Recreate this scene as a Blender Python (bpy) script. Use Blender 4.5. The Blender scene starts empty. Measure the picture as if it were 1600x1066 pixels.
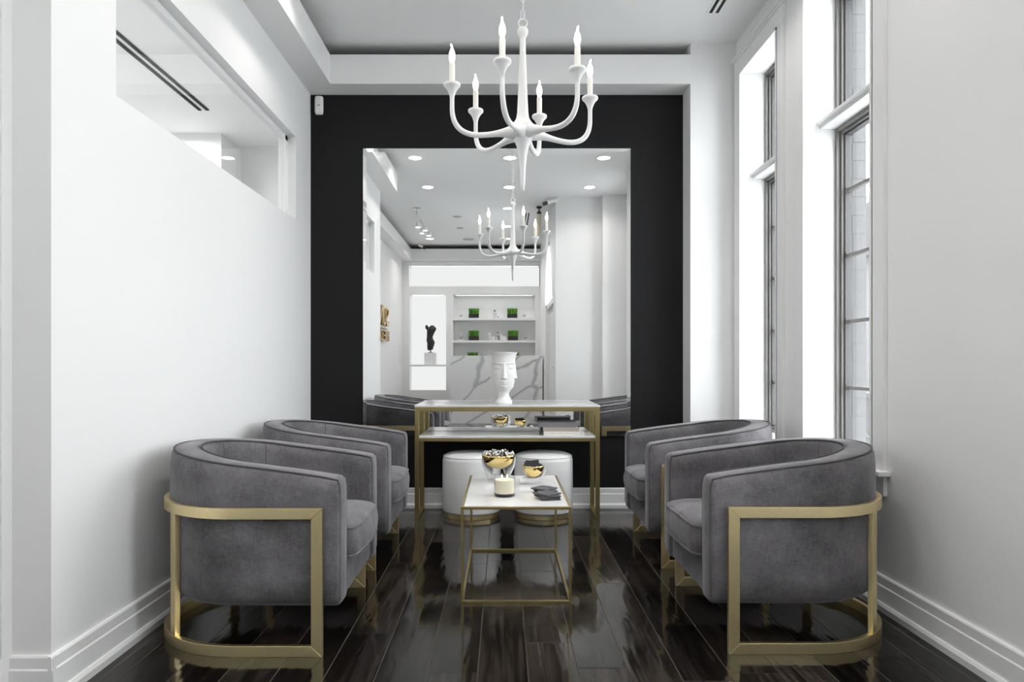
import bpy, bmesh, math, random
from mathutils import Vector, Matrix
PI = math.pi
rnd = random.Random(7)
S = bpy.context.scene
COL = S.collection

# ---------------------------------------------------------------- camera, sky, exposure
cam = bpy.data.cameras.new('camera')
cam.sensor_width = 36.0
cam.lens = 24.0
cam.shift_x = 13.0 / 1600.0
cam.shift_y = 35.0 / 1600.0
cam.clip_start = 0.05
cam_o = bpy.data.objects.new('camera', cam)
cam_o.location = (0, 0, 1.08)
cam_o.rotation_euler = (PI / 2, 0, 0)
COL.objects.link(cam_o)
S.camera = cam_o

world = bpy.data.worlds.new('overcast_sky')
S.world = world
world.use_nodes = True
wbg = world.node_tree.nodes['Background']
wbg.inputs['Color'].default_value = (0.96, 0.98, 1.0, 1)
SKY = 10.0
wbg.inputs['Strength'].default_value = SKY

S.view_settings.view_transform = 'Standard'
S.view_settings.look = 'None'
S.view_settings.exposure = 0.0
S.view_settings.gamma = 1.0
S.view_settings.use_curve_mapping = False
S.cycles.use_denoising = True
S.cycles.max_bounces = 14
S.cycles.diffuse_bounces = 7
S.cycles.glossy_bounces = 6
S.cycles.transparent_max_bounces = 16
S.cycles.caustics_reflective = False
S.cycles.sample_clamp_indirect = 6.0

LAMP_W = 4.0           # watts of each recessed ceiling light
REAR_W = 7.0           # the lamps of the rear room
LENS = 8.0             # brightness of its lens

# ---------------------------------------------------------------- room numbers (metres; camera at x=0,y=0, looking +y)
XL, XR = -1.445, 1.67     # left wall, window wall
YB = 5.11                 # black wall
ZC = 3.38                 # ceiling
YE = 2.18                 # where the left wall ends
XCOL, YCOL = 1.342, 4.905   # column in the right back corner
ZS0, ZS1 = 3.09, 3.30     # soffit
YM = 5.085                # mirror face
XBL, YBK, XBR = -2.0, -3.62, 0.72   # back room
YRC = 0.72

# ---------------------------------------------------------------- helpers
def new_bm(): return bmesh.new()

def box(bm, x0, x1, y0, y1, z0, z1, mat=0):
    v = [bm.verts.new(p) for p in ((x0,y0,z0),(x1,y0,z0),(x1,y1,z0),(x0,y1,z0),(x0,y0,z1),(x1,y0,z1),(x1,y1,z1),(x0,y1,z1))]
    for f in ((0,3,2,1),(4,5,6,7),(0,1,5,4),(1,2,6,5),(2,3,7,6),(3,0,4,7)):
        fc = bm.faces.new([v[i] for i in f]); fc.material_index = mat
    return v

def sweep(bm, secs, closed_sec=True, closed_path=False, caps=True, mat=0):
    rows = [[bm.verts.new(p) for p in s] for s in secs]
    n = len(rows[0]); m = len(rows)
    for i in range(m if closed_path else m - 1):
        a, b = rows[i], rows[(i + 1) % m]
        for j in range(n if closed_sec else n - 1):
            k = (j + 1) % n
            f = bm.faces.new((a[j], a[k], b[k], b[j])); f.material_index = mat
    if caps and closed_sec and not closed_path:
        f = bm.faces.new(list(reversed(rows[0]))); f.material_index = mat
        f = bm.faces.new(rows[-1]); f.material_index = mat
    return rows

def tube(bm, pts, rad, seg=8, closed=False, caps=True, up=None, mat=0):
    pts = [Vector(p) for p in pts]
    n = len(pts)
    if not hasattr(rad, '__len__'): rad = [rad] * n
    secs = []
    prev = None
    for i, p in enumerate(pts):
        if closed: t = pts[(i + 1) % n] - pts[i - 1]
        else: t = pts[min(i + 1, n - 1)] - pts[max(i - 1, 0)]
        t.normalize()
        if prev is None:
            a = Vector(up) if up else (Vector((0, 0, 1)) if abs(t.z) < 0.9 else Vector((1, 0, 0)))
            u = (a - t * a.dot(t)).normalized()
        else:
            u = (prev - t * prev.dot(t))
            u = u.normalized() if u.length > 1e-6 else t.orthogonal().normalized()
        prev = u
        w = t.cross(u)
        r = rad[i]
        ru, rw = (r if hasattr(r, '__len__') else (r, r))
        secs.append([p + u * math.cos(2 * PI * k / seg) * ru + w * math.sin(2 * PI * k / seg) * rw for k in range(seg)])
    sweep(bm, secs, True, closed, caps and not closed, mat)

def lathe(bm, prof, seg=32, c=(0, 0, 0), mat=0, cap0=True, cap1=True):
    secs = [[Vector((c[0] + r * math.cos(2 * PI * k / seg), c[1] + r * math.sin(2 * PI * k / seg), c[2] + z)) for k in range(seg)] for r, z in prof]
    rows = [[bm.verts.new(p) for p in s] for s in secs]
    for a, b in zip(rows, rows[1:]):
        for j in range(seg):
            k = (j + 1) % seg
            f = bm.faces.new((a[j], a[k], b[k], b[j])); f.material_index = mat
    if cap0: bm.faces.new(list(reversed(rows[0]))).material_index = mat
    if cap1: bm.faces.new(rows[-1]).material_index = mat

def prism(bm, out, z0, z1, mat=0):
    sweep(bm, [[(x, y, z0) for x, y in out], [(x, y, z1) for x, y in out]], mat=mat)

def link(name, bm, mats, parent=None, smooth=False, bevel=0, seg=2, angle=35):
    bmesh.ops.recalc_face_normals(bm, faces=bm.faces[:])
    me = bpy.data.meshes.new(name)
    bm.to_mesh(me); bm.free()
    if not isinstance(mats, (list, tuple)): mats = [mats]
    for m in mats: me.materials.append(m)
    o = bpy.data.objects.new(name, me)
    COL.objects.link(o)
    if parent: o.parent = parent
    if bevel:
        b = o.modifiers.new('bevel', 'BEVEL'); b.width = bevel; b.segments = seg; b.limit_method = 'ANGLE'; b.angle_limit = math.radians(30)
    if smooth or bevel:
        for p in me.polygons: p.use_smooth = True
        if hasattr(me, 'set_sharp_from_angle') and not bevel: me.set_sharp_from_angle(angle=math.radians(angle))
        if bevel:
            w = o.modifiers.new('normals', 'WEIGHTED_NORMAL'); w.keep_sharp = True
    return o

def shared(name, me, parent=None, loc=(0, 0, 0), rot=(0, 0, 0)):
    o = bpy.data.objects.new(name, me); COL.objects.link(o)
    o.parent = parent; o.location = loc; o.rotation_euler = rot
    return o

def tag(o, label, cat, group=None, kind=None):
    o['label'] = label; o['category'] = cat
    if group: o['group'] = group
    if kind: o['kind'] = kind
    return o

def thing(name, label, cat, loc=(0, 0, 0), rz=0, group=None):
    o = bpy.data.objects.new(name, None); COL.objects.link(o)
    o.location = loc; o.rotation_euler = (0, 0, rz); o.empty_display_size = 0.1
    return tag(o, label, cat, group)

def struct(o, label=None):
    o['kind'] = 'structure'
    if label: o['label'] = label
    return o

def anchor(name, loc=(0, 0, 0)):
    o = bpy.data.objects.new(name, None); COL.objects.link(o); o.location = loc; o.empty_display_size = 0.1
    o['kind'] = 'structure'
    return o

def copy_tree(o, parent=None):
    c = o.copy(); COL.objects.link(c)
    if parent: c.parent = parent
    for ch in list(o.children): copy_tree(ch, c)
    return c

def smoothstep(a, b, x):
    t = max(0.0, min(1.0, (x - a) / (b - a))); return t * t * (3 - 2 * t)

# ---------------------------------------------------------------- materials
def mat(name, color=(0.8, 0.8, 0.8), rough=0.5, metal=0.0, spec=0.5, **kw):
    m = bpy.data.materials.new(name); m.use_nodes = True
    p = m.node_tree.nodes['Principled BSDF']
    p.inputs['Base Color'].default_value = (*color, 1)
    p.inputs['Roughness'].default_value = rough
    p.inputs['Metallic'].default_value = metal
    p.inputs['Specular IOR Level'].default_value = spec
    for k, v in kw.items():
        p.inputs[k].default_value = v
    return m, m.node_tree.nodes, m.node_tree.links, p

def add_noise_bump(m, scale=200, strength=0.05, dist=0.001, stretch=None, coord='Object'):
    nt = m.node_tree; p = nt.nodes['Principled BSDF']
    tc = nt.nodes.new('ShaderNodeTexCoord'); mp = nt.nodes.new('ShaderNodeMapping')
    nz = nt.nodes.new('ShaderNodeTexNoise'); b = nt.nodes.new('ShaderNodeBump')
    if stretch: mp.inputs['Scale'].default_value = stretch
    nz.inputs['Scale'].default_value = scale; nz.inputs['Detail'].default_value = 4
    b.inputs['Strength'].default_value = strength; b.inputs['Distance'].default_value = dist
    nt.links.new(tc.outputs[coord], mp.inputs['Vector']); nt.links.new(mp.outputs['Vector'], nz.inputs['Vector'])
    nt.links.new(nz.outputs['Fac'], b.inputs['Height']); nt.links.new(b.outputs['Normal'], p.inputs['Normal'])
    return nz

def ramp(nt, fac, stops):
    r = nt.nodes.new('ShaderNodeValToRGB')
    el = r.color_ramp.elements
    while len(el) < len(stops): el.new(0.5)
    for e, (pos, c) in zip(el, stops):
        e.position = pos; e.color = (*c, 1)
    nt.links.new(fac, r.inputs['Fac'])
    return r

M = {}
M['wall'] = mat('white_wall_paint', (0.83, 0.83, 0.83), 0.55, spec=0.3)[0]; add_noise_bump(M['wall'], 260, 0.06, 0.0006)
M['ceiling'] = mat('white_ceiling_paint', (0.86, 0.86, 0.86), 0.8, spec=0.2)[0]
M['trim'] = mat('white_satin_trim', (0.84, 0.84, 0.84), 0.32)[0]
M['black'] = mat('black_wall_paint', (0.0085, 0.0085, 0.0095), 0.55, spec=0.22)[0]; add_noise_bump(M['black'], 220, 0.08, 0.0006)
M['mirror'] = mat('mirror_silver', (0.93, 0.94, 0.94), 0.0, 1.0)[0]
M['mirror_edge'] = mat('mirror_edge_glass', (0.55, 0.62, 0.6), 0.1)[0]
M['sash'] = mat('grey_window_frame', (0.17, 0.166, 0.16), 0.45)[0]
M['sash_dark'] = mat('dark_window_gasket', (0.07, 0.07, 0.072), 0.5)[0]
M['plaster'] = mat('white_plaster', (0.83, 0.83, 0.83), 0.7, spec=0.3)[0]; add_noise_bump(M['plaster'], 90, 0.15, 0.001)
M['porcelain'] = mat('white_porcelain', (0.84, 0.84, 0.84), 0.25)[0]
M['bisque'] = mat('matte_white_porcelain', (0.83, 0.83, 0.82), 0.55)[0]
M['ivory'] = mat('ivory_candle_sleeve', (0.90, 0.88, 0.82), 0.5)[0]
M['leather'] = mat('white_leatherette', (0.80, 0.80, 0.80), 0.42)[0]; add_noise_bump(M['leather'], 400, 0.05, 0.0004)
M['gold'] = mat('polished_gold', (0.83, 0.63, 0.27), 0.08, 1.0)[0]
M['letter_gold'] = mat('gold_letter_metal', (0.70, 0.54, 0.27), 0.22, 1.0)[0]
M['plastic'] = mat('white_plastic', (0.80, 0.80, 0.78), 0.4)[0]
M['black_plastic'] = mat('black_plastic', (0.012, 0.012, 0.012), 0.4)[0]
M['slot'] = mat('dark_slot', (0.01, 0.01, 0.01), 0.8)[0]
M['slate'] = mat('charcoal_slate', (0.075, 0.075, 0.08), 0.6)[0]; add_noise_bump(M['slate'], 120, 0.4, 0.001)
M['card_black'] = mat('black_card', (0.010, 0.010, 0.011), 0.6)[0]
M['wax'] = mat('cream_wax', (0.90, 0.83, 0.64), 0.45, **{'Subsurface Weight': 0.3, 'Subsurface Radius': (0.02, 0.012, 0.006)})[0]
M['glass_dark'] = mat('thick_dark_glass_base', (0.02, 0.02, 0.022), 0.05)[0]
M['bronze'] = mat('dark_bronze', (0.035, 0.034, 0.032), 0.45, 0.5)[0]; add_noise_bump(M['bronze'], 30, 0.5, 0.01)
M['pot'] = mat('charcoal_planter', (0.018, 0.018, 0.02), 0.5)[0]
M['paper'] = mat('book_pages', (0.78, 0.76, 0.72), 0.8)[0]
M['grey_cover'] = mat('grey_book_cloth', (0.26, 0.26, 0.275), 0.6)[0]
M['taupe_cover'] = mat('taupe_book_cloth', (0.46, 0.40, 0.34), 0.7)[0]
M['white_cover'] = mat('white_book_cover', (0.80, 0.78, 0.76), 0.5)[0]
M['pink_print'] = mat('pale_pink_print', (0.62, 0.42, 0.38), 0.6)[0]
M['wrap'] = mat('silver_candy_wrapper', (0.72, 0.72, 0.73), 0.25, 0.35)[0]
M['wrap_dark'] = mat('dark_candy_wrapper', (0.05, 0.045, 0.04), 0.3, 0.3)[0]
M['chrome'] = mat('brushed_chrome', (0.6, 0.6, 0.6), 0.25, 1.0)[0]
M['speaker'] = mat('grey_white_grille', (0.5, 0.5, 0.5), 0.7)[0]
M['pendant'] = mat('beige_lamp_shade', (0.62, 0.56, 0.44), 0.5)[0]
M['stone_grey'] = mat('grey_garden_stone', (0.05, 0.05, 0.052), 0.9)[0]
M['snow'] = mat('pale_paving', (0.62, 0.62, 0.62), 0.9)[0]
M['house'] = mat('pale_render', (0.085, 0.085, 0.088), 0.9)[0]
M['shrub'] = mat('dull_grey_green_leaves', (0.055, 0.06, 0.052), 0.9)[0]
M['brick'] = mat('white_painted_brick', (0.13, 0.13, 0.13), 0.9)[0]; add_noise_bump(M['brick'], 40, 0.4, 0.004)
M['mortar'] = mat('pale_mortar', (0.125, 0.125, 0.125), 0.95)[0]

def emission(name, col, st):
    m = bpy.data.materials.new(name); m.use_nodes = True
    nt = m.node_tree; nt.nodes.clear()
    e = nt.nodes.new('ShaderNodeEmission'); o = nt.nodes.new('ShaderNodeOutputMaterial')
    e.inputs['Color'].default_value = (*col, 1); e.inputs['Strength'].default_value = st
    nt.links.new(e.outputs[0], o.inputs[0]); return m
M['lens'] = emission('lit_lamp_lens', (1.0, 0.97, 0.92), LENS)
M['bulb'] = emission('lit_flame_bulb', (1.0, 0.93, 0.80), 8.0)
M['flame'] = emission('candle_flame', (1.0, 0.86, 0.55), 8.0)
M['backlit'] = emission('backlit_niche_panel', (1.0, 1.0, 1.0), 0.93)

def glass(name, tint=(1, 1, 1), ior=1.5, rough=0.0):
    m = bpy.data.materials.new(name); m.use_nodes = True
    nt = m.node_tree; nt.nodes.clear()
    t = nt.nodes.new('ShaderNodeBsdfTransparent'); g = nt.nodes.new('ShaderNodeBsdfGlossy'); f = nt.nodes.new('ShaderNodeFresnel')
    mx = nt.nodes.new('ShaderNodeMixShader'); o = nt.nodes.new('ShaderNodeOutputMaterial')
    t.inputs['Color'].default_value = (*tint, 1); g.inputs['Roughness'].default_value = rough; f.inputs['IOR'].default_value = ior
    ge = nt.nodes.new('ShaderNodeNewGeometry'); inv = nt.nodes.new('ShaderNodeMath'); inv.operation = 'SUBTRACT'; inv.inputs[0].default_value = 1.0
    fm = nt.nodes.new('ShaderNodeMath'); fm.operation = 'MULTIPLY'
    nt.links.new(ge.outputs['Backfacing'], inv.inputs[1]); nt.links.new(f.outputs[0], fm.inputs[0]); nt.links.new(inv.outputs[0], fm.inputs[1])
    nt.links.new(fm.outputs[0], mx.inputs[0]); nt.links.new(t.outputs[0], mx.inputs[1]); nt.links.new(g.outputs[0], mx.inputs[2])
    nt.links.new(mx.outputs[0], o.inputs[0]); return m
M['glass'] = glass('clear_window_glass', (0.97, 0.98, 0.98))
M['glass_thick'] = glass('double_interior_glass', (0.97, 0.98, 0.98), 2.1)
M['jar'] = glass('clear_jar_glass', (0.96, 0.97, 0.97))
M['bottle'] = glass('clear_bottle_glass', (0.90, 0.91, 0.92))

def brass_mat(name, stretch):
    m, n, l, p = mat(name, (0.80, 0.66, 0.38), 0.36, 1.0)
    nz = add_noise_bump(m, 60, 0.12, 0.0006, stretch)
    r = ramp(m.node_tree, nz.outputs['Fac'], [(0.3, (0.87, 0.715, 0.38)), (0.7, (0.98, 0.83, 0.49))])
    l.new(r.outputs['Color'], p.inputs['Base Color'])
    return m
M['brass'] = brass_mat('brushed_brass_rail', (1, 1, 14))
M['brass_post'] = brass_mat('brushed_brass_post', (14, 14, 0.6))
M['brass_dark'] = mat('antique_brass_tube', (0.45, 0.365, 0.17), 0.36, 1.0)[0]; add_noise_bump(M['brass_dark'], 80, 0.08, 0.0004)

def fabric_mat():
    m, n, l, p = mat('grey_velvet', (0.15, 0.145, 0.15), 0.85, spec=0.15, **{'Sheen Weight': 0.35, 'Sheen Roughness': 0.4})
    p.inputs['Sheen Tint'].default_value = (0.8, 0.79, 0.82, 1)
    nt = m.node_tree
    tc = n.new('ShaderNodeTexCoord')
    def nz(scale, det, st):
        mp = n.new('ShaderNodeMapping'); mp.inputs['Scale'].default_value = st
        z = n.new('ShaderNodeTexNoise'); z.inputs['Scale'].default_value = scale; z.inputs['Detail'].default_value = det
        l.new(tc.outputs['Object'], mp.inputs['Vector']); l.new(mp.outputs['Vector'], z.inputs['Vector']); return z
    big = nz(6.5, 6, (1, 1, 1)); thr = nz(210, 3, (1, 1, 0.16)); wft = nz(190, 3, (0.3, 0.3, 1))
    def math_(op, a, b):
        q = n.new('ShaderNodeMath'); q.operation = op
        for i, v in enumerate((a, b)):
            if isinstance(v, (int, float)): q.inputs[i].default_value = v
            else: l.new(v, q.inputs[i])
        return q.outputs[0]
    w = math_('ADD', thr.outputs['Fac'], wft.outputs['Fac'])
    s = math_('ADD', math_('MULTIPLY', w, 0.36), math_('MULTIPLY', big.outputs['Fac'], 0.85))
    r = ramp(nt, s, [(0.55, (0.072, 0.069, 0.074)), (1.0, (0.205, 0.196, 0.205))])
    l.new(r.outputs['Color'], p.inputs['Base Color'])
    b = n.new('ShaderNodeBump'); b.inputs['Strength'].default_value = 0.25; b.inputs['Distance'].default_value = 0.002
    l.new(s, b.inputs['Height']); l.new(b.outputs['Normal'], p.inputs['Normal'])
    return m
M['fabric'] = fabric_mat()
M['piping'] = mat('dark_grey_piping', (0.095, 0.092, 0.097), 0.85, spec=0.1)[0]

def plank_mat():
    m, n, l, p = mat('dark_stained_plank', (0.02, 0.017, 0.014), 0.2, spec=0.36)
    nt = m.node_tree
    tc = n.new('ShaderNodeTexCoord'); oi = n.new('ShaderNodeObjectInfo')
    add = n.new('ShaderNodeVectorMath'); add.operation = 'ADD'
    sc = n.new('ShaderNodeVectorMath'); sc.operation = 'SCALE'; sc.inputs['Scale'].default_value = 37.0
    l.new(oi.outputs['Random'], sc.inputs[0])
    l.new(tc.outputs['Object'], add.inputs[0]); l.new(sc.outputs[0], add.inputs[1])
    def nz(scale, det, st, dist=0.0):
        mp = n.new('ShaderNodeMapping'); mp.inputs['Scale'].default_value = st
        z = n.new('ShaderNodeTexNoise'); z.inputs['Scale'].default_value = scale; z.inputs['Detail'].default_value = det; z.inputs['Distortion'].default_value = dist
        l.new(add.outputs[0], mp.inputs['Vector']); l.new(mp.outputs['Vector'], z.inputs['Vector']); return z
    grain = nz(60, 8, (1, 0.045, 1), 0.5); blot = nz(6, 4, (1, 0.5, 1))
    mu = n.new('ShaderNodeMath'); mu.operation = 'MULTIPLY_ADD'; mu.inputs[1].default_value = 0.72
    l.new(grain.outputs['Fac'], mu.inputs[0])
    mu2 = n.new('ShaderNodeMath'); mu2.operation = 'MULTIPLY_ADD'; mu2.inputs[1].default_value = 0.25
    l.new(blot.outputs['Fac'], mu2.inputs[0])
    mu3 = n.new('ShaderNodeMath'); mu3.operation = 'MULTIPLY'; mu3.inputs[1].default_value = 0.3
    l.new(oi.outputs['Random'], mu3.inputs[0]); l.new(mu3.outputs[0], mu2.inputs[2]); l.new(mu2.outputs[0], mu.inputs[2])
    r = ramp(nt, mu.outputs[0], [(0.46, (0.003, 0.0026, 0.0024)), (0.64, (0.012, 0.010, 0.0085)), (0.9, (0.06, 0.049, 0.039))])
    l.new(r.outputs['Color'], p.inputs['Base Color'])
    wav = nz(12, 2, (1, 0.2, 1), 0.35); ds = n.new('ShaderNodeBump'); ds.inputs['Strength'].default_value = 0.26; ds.inputs['Distance'].default_value = 0.012
    l.new(wav.outputs['Fac'], ds.inputs['Height'])
    b = n.new('ShaderNodeBump'); b.inputs['Strength'].default_value = 0.12; b.inputs['Distance'].default_value = 0.001
    l.new(grain.outputs['Fac'], b.inputs['Height']); l.new(ds.outputs['Normal'], b.inputs['Normal']); l.new(b.outputs['Normal'], p.inputs['Normal'])
    rr = n.new('ShaderNodeMapRange'); rr.inputs['From Min'].default_value = 0.3; rr.inputs['From Max'].default_value = 0.7
    rr.inputs['To Min'].default_value = 0.05; rr.inputs['To Max'].default_value = 0.15
    l.new(blot.outputs['Fac'], rr.inputs['Value']); l.new(rr.outputs[0], p.inputs['Roughness'])
    return m
M['plank'] = plank_mat()
M['plank_edge'] = mat('worn_plank_edge_glint', (0.075, 0.068, 0.058), 0.5)[0]  # lighter long edges: bevel glint put into the worn edge colour
M['subfloor'] = mat('subfloor', (0.01, 0.01, 0.01), 0.9)[0]

def marble_mat(name, scale, width, vein, base=(0.84, 0.84, 0.84), rough=0.08, rot=0.6):
    m, n, l, p = mat(name, base, rough)
    nt = m.node_tree
    tc = n.new('ShaderNodeTexCoord'); mp = n.new('ShaderNodeMapping'); mp.inputs['Rotation'].default_value = (0.2, rot, 0.5)
    mp.inputs['Scale'].default_value = (1, 1, 0.55)
    z = n.new('ShaderNodeTexNoise'); z.inputs['Scale'].default_value = scale; z.inputs['Detail'].default_value = 3; z.inputs['Distortion'].default_value = 0.7
    l.new(tc.outputs['Object'], mp.inputs['Vector']); l.new(mp.outputs['Vector'], z.inputs['Vector'])
    r = ramp(nt, z.outputs['Fac'], [(0.5 - width, base), (0.5, vein), (0.5 + width * 0.7, base)])
    l.new(r.outputs['Color'], p.inputs['Base Color'])
    return m
M['marble'] = marble_mat('white_marble', 4.0, 0.06, (0.72, 0.72, 0.725), base=(0.78, 0.78, 0.785), rough=0.13)
def desk_marble():
    m, n, l, p = mat('bold_veined_marble', (0.9, 0.9, 0.9), 0.15)
    tc = n.new('ShaderNodeTexCoord'); mp = n.new('ShaderNodeMapping'); mp.inputs['Rotation'].default_value = (0, math.radians(38), 0)
    m2 = n.new('ShaderNodeMapping'); m2.inputs['Scale'].default_value = (0.9, 1, 2.3); m2.inputs['Location'].default_value = (0.35, 0.2, 0.1)
    z = n.new('ShaderNodeTexNoise'); z.inputs['Scale'].default_value = 3.0; z.inputs['Detail'].default_value = 4
    mx = n.new('ShaderNodeMix'); mx.data_type = 'VECTOR'; mx.inputs[0].default_value = 0.22
    v = n.new('ShaderNodeTexVoronoi'); v.feature = 'DISTANCE_TO_EDGE'; v.inputs['Scale'].default_value = 1.15
    l.new(tc.outputs['Object'], mp.inputs['Vector']); l.new(mp.outputs['Vector'], z.inputs['Vector']); l.new(mp.outputs['Vector'], m2.inputs['Vector'])
    l.new(m2.outputs['Vector'], mx.inputs[4]); l.new(z.outputs['Color'], mx.inputs[5]); l.new(mx.outputs[1], v.inputs['Vector'])
    r = ramp(m.node_tree, v.outputs['Distance'], [(0.0, (0.52, 0.52, 0.53)), (0.022, (0.62, 0.62, 0.63)), (0.055, (0.9, 0.9, 0.9))])
    l.new(r.outputs['Color'], p.inputs['Base Color']); return m
M['marble_desk'] = desk_marble()

def grass_mat():
    m, n, l, p = mat('bright_green_grass', (0.10, 0.32, 0.03), 0.6)
    oi = n.new('ShaderNodeNewGeometry')
    r = ramp(m.node_tree, oi.outputs['Random Per Island'], [(0.0, (0.05, 0.20, 0.015)), (1.0, (0.20, 0.48, 0.05))])
    l.new(r.outputs['Color'], p.inputs['Base Color']); return m
M['grass'] = grass_mat()

# ---------------------------------------------------------------- FLOOR with planks
bm = new_bm(); box(bm, -2.15, 1.75, YBK - 0.1, YB + 0.05, -0.06, -0.014)
floor = struct(link('floor', bm, M['subfloor']))
PW = 0.1755
k0 = int(math.floor((-2.1 - 0.085) / PW)); k1 = int(math.ceil((1.70 - 0.085) / PW))
def plank_mesh(L):
    bm = new_bm(); w = PW / 2 - 0.0003; h = L / 2 - 0.0004; c = 0.0016
    top = [bm.verts.new(p) for p in ((-w + c, -h + c * .6, 0), (w - c, -h + c * .6, 0), (w - c, h - c * .6, 0), (-w + c, h - c * .6, 0))]
    mid = [bm.verts.new(p) for p in ((-w, -h, -c), (w, -h, -c), (w, h, -c), (-w, h, -c))]
    bot = [bm.verts.new(p) for p in ((-w, -h, -.013), (w, -h, -.013), (w, h, -.013), (-w, h, -.013))]
    bm.faces.new(top)
    for i in range(4):
        j = (i + 1) % 4
        f = bm.faces.new((mid[i], mid[j], top[j], top[i]))
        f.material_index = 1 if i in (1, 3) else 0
        bm.faces.new((bot[i], bot[j], mid[j], mid[i]))
    me = bpy.data.meshes.new('plank'); bmesh.ops.recalc_face_normals(bm, faces=bm.faces[:]); bm.to_mesh(me); bm.free()
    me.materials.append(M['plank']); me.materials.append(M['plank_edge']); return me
lens_ = [0.72, 0.9, 1.1, 1.3]
pmesh = {L: plank_mesh(L) for L in lens_}
for k in range(k0, k1):
    xc = 0.085 + (k + 0.5) * PW
    y = YBK - rnd.uniform(0.0, 1.0)
    while y < YB:
        L = rnd.choice(lens_)
        if y + L > YBK:
            shared('plank', pmesh[L], floor, (xc, y + L / 2, -0.0))
        y += L

# ---------------------------------------------------------------- CEILING, walls
bm = new_bm(); box(bm, -2.2, 2.1, YBK - 0.1, YB + 0.2, ZC, ZC + 0.1)
ceiling = struct(link('ceiling', bm, M['ceiling']))

bm = new_bm(); box(bm, XL - 0.2, XR + 0.4, YB, YB + 0.2, -0.06, ZC)
struct(link('wall_back', bm, M['black']))
bm = new_bm(); box(bm, XCOL, XR + 0.02, YCOL, YB, 0, ZC)
struct(link('wall_corner', bm, M['wall']))

# left wall with the clerestory opening
WY0, WY1, WZ0, WZ1 = 2.545, 4.75, 2.08, 2.655
bm = new_bm()
x0, x1 = XL - 0.125, XL
box(bm, x0, x1, YE, YB, 0, WZ0); box(bm, x0, x1, YE, YB, WZ1, ZC)
box(bm, x0, x1, YE, WY0, WZ0, WZ1); box(bm, x0, x1, WY1, YB, WZ0, WZ1)
box(bm, XBL - 0.1, x0, YE - 0.045, YE + 0.08, 0, ZC)           # return towards the back room
struct(link('wall_left', bm, M['wall']))
bm = new_bm(); box(bm, XBL - 0.12, XBL, YBK, YE - 0.045, 0, ZC)
struct(link('wall_left_rear', bm, M['wall']))
bm = new_bm(); box(bm, XBL - 0.12, 1.8, YBK - 0.12, YBK, 0, ZC)
struct(link('wall_rear', bm, M['wall']))

# right window wall
WIN = [(4.14, 4.76), (3.07, 3.75), (1.16, 1.84)]     # the third lies beside the camera, its light falls on the mirrored pilaster
WB0, WB1, XO = 0.59, 3.10, 1.99
bm = new_bm()
ys = [0.88] + [v for w in sorted(WIN) for v in w] + [YB]
for i in range(0, len(ys), 2): box(bm, XR, XO, ys[i], ys[i + 1], 0, ZC)
for a, b in WIN:
    box(bm, XR, XO, a, b, 0, WB0); box(bm, XR, XO, a, b, WB1, ZC)
struct(link('wall_right', bm, M['wall']))

# rear right: pilaster, column face, side wall with arched opening
bm = new_bm(); box(bm, 1.35, XO, 0.70, 0.88, 0, ZC); box(bm, XBR, 1.36, YRC - 0.16, YRC, 0, ZC)
struct(link('wall_right_rear', bm, M['wall']))
DY0, DY1, DZ0, DZ1 = -1.52, 0.30, 2.05, 3.0      # door opening; arch between DZ0 and DZ1
def arch_pts(n=20):
    yc, ry, rz = (DY0 + DY1) / 2, (DY1 - DY0) / 2, DZ1 - DZ0
    return [(yc + ry * math.cos(PI * i / n), DZ0 + rz * math.sin(PI * i / n)) for i in range(n + 1)]
bm = new_bm()
box(bm, XBR, XBR + 0.16, YBK, DY0, 0, ZC); box(bm, XBR, XBR + 0.16, DY1, YRC - 0.15, 0, ZC)
ap = arch_pts()
for i in range(len(ap) - 1):
    (ya, za), (yb, zb) = ap[i], ap[i + 1]
    sweep(bm, [[(XBR, ya, za), (XBR, yb, zb), (XBR, yb, ZC), (XBR, ya, ZC)], [(XBR + .16, ya, za), (XBR + .16, yb, zb), (XBR + .16, yb, ZC), (XBR + .16, ya, ZC)]])
struct(link('wall_entry', bm, M['wall']))

# soffits with open cove above the lip
def soffit(name, x0, x1, y0, y1, lipside, ends=()):
    bm = new_bm(); t = 0.024
    box(bm, x0, x1, y0, y1, ZS0, ZS0 + t)
    e = .001; box(bm, x0 + (t if lipside == '-x' else e), x1 - (t + e if lipside == '+x' else e), y0 + (t + e if lipside == '-y' or 'y0' in ends else e), y1 - (t + e if lipside == '+y' else e), ZS0 + t, ZS0 + t + .002, 1)  # thin black sheet on the cove floor, added to deepen the shade there
    if lipside == '+x': box(bm, x1 - t, x1, y0, y1, ZS0 + t, ZS1)
    if lipside == '-y': box(bm, x0, x1, y0, y0 + t, ZS0 + t, ZS1)
    if lipside == '+y': box(bm, x0, x1, y1 - t, y1, ZS0 + t, ZS1)
    if 'y0' in ends: box(bm, x0, x1 - t, y0, y0 + t, ZS0 + t, ZS1)
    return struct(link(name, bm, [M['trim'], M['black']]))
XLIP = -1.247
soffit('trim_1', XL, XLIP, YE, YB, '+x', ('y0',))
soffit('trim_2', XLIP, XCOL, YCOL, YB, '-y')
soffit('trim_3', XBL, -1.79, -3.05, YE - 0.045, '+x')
soffit('trim_4', XBL, XBR, YBK, -3.05, '+y')

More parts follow.
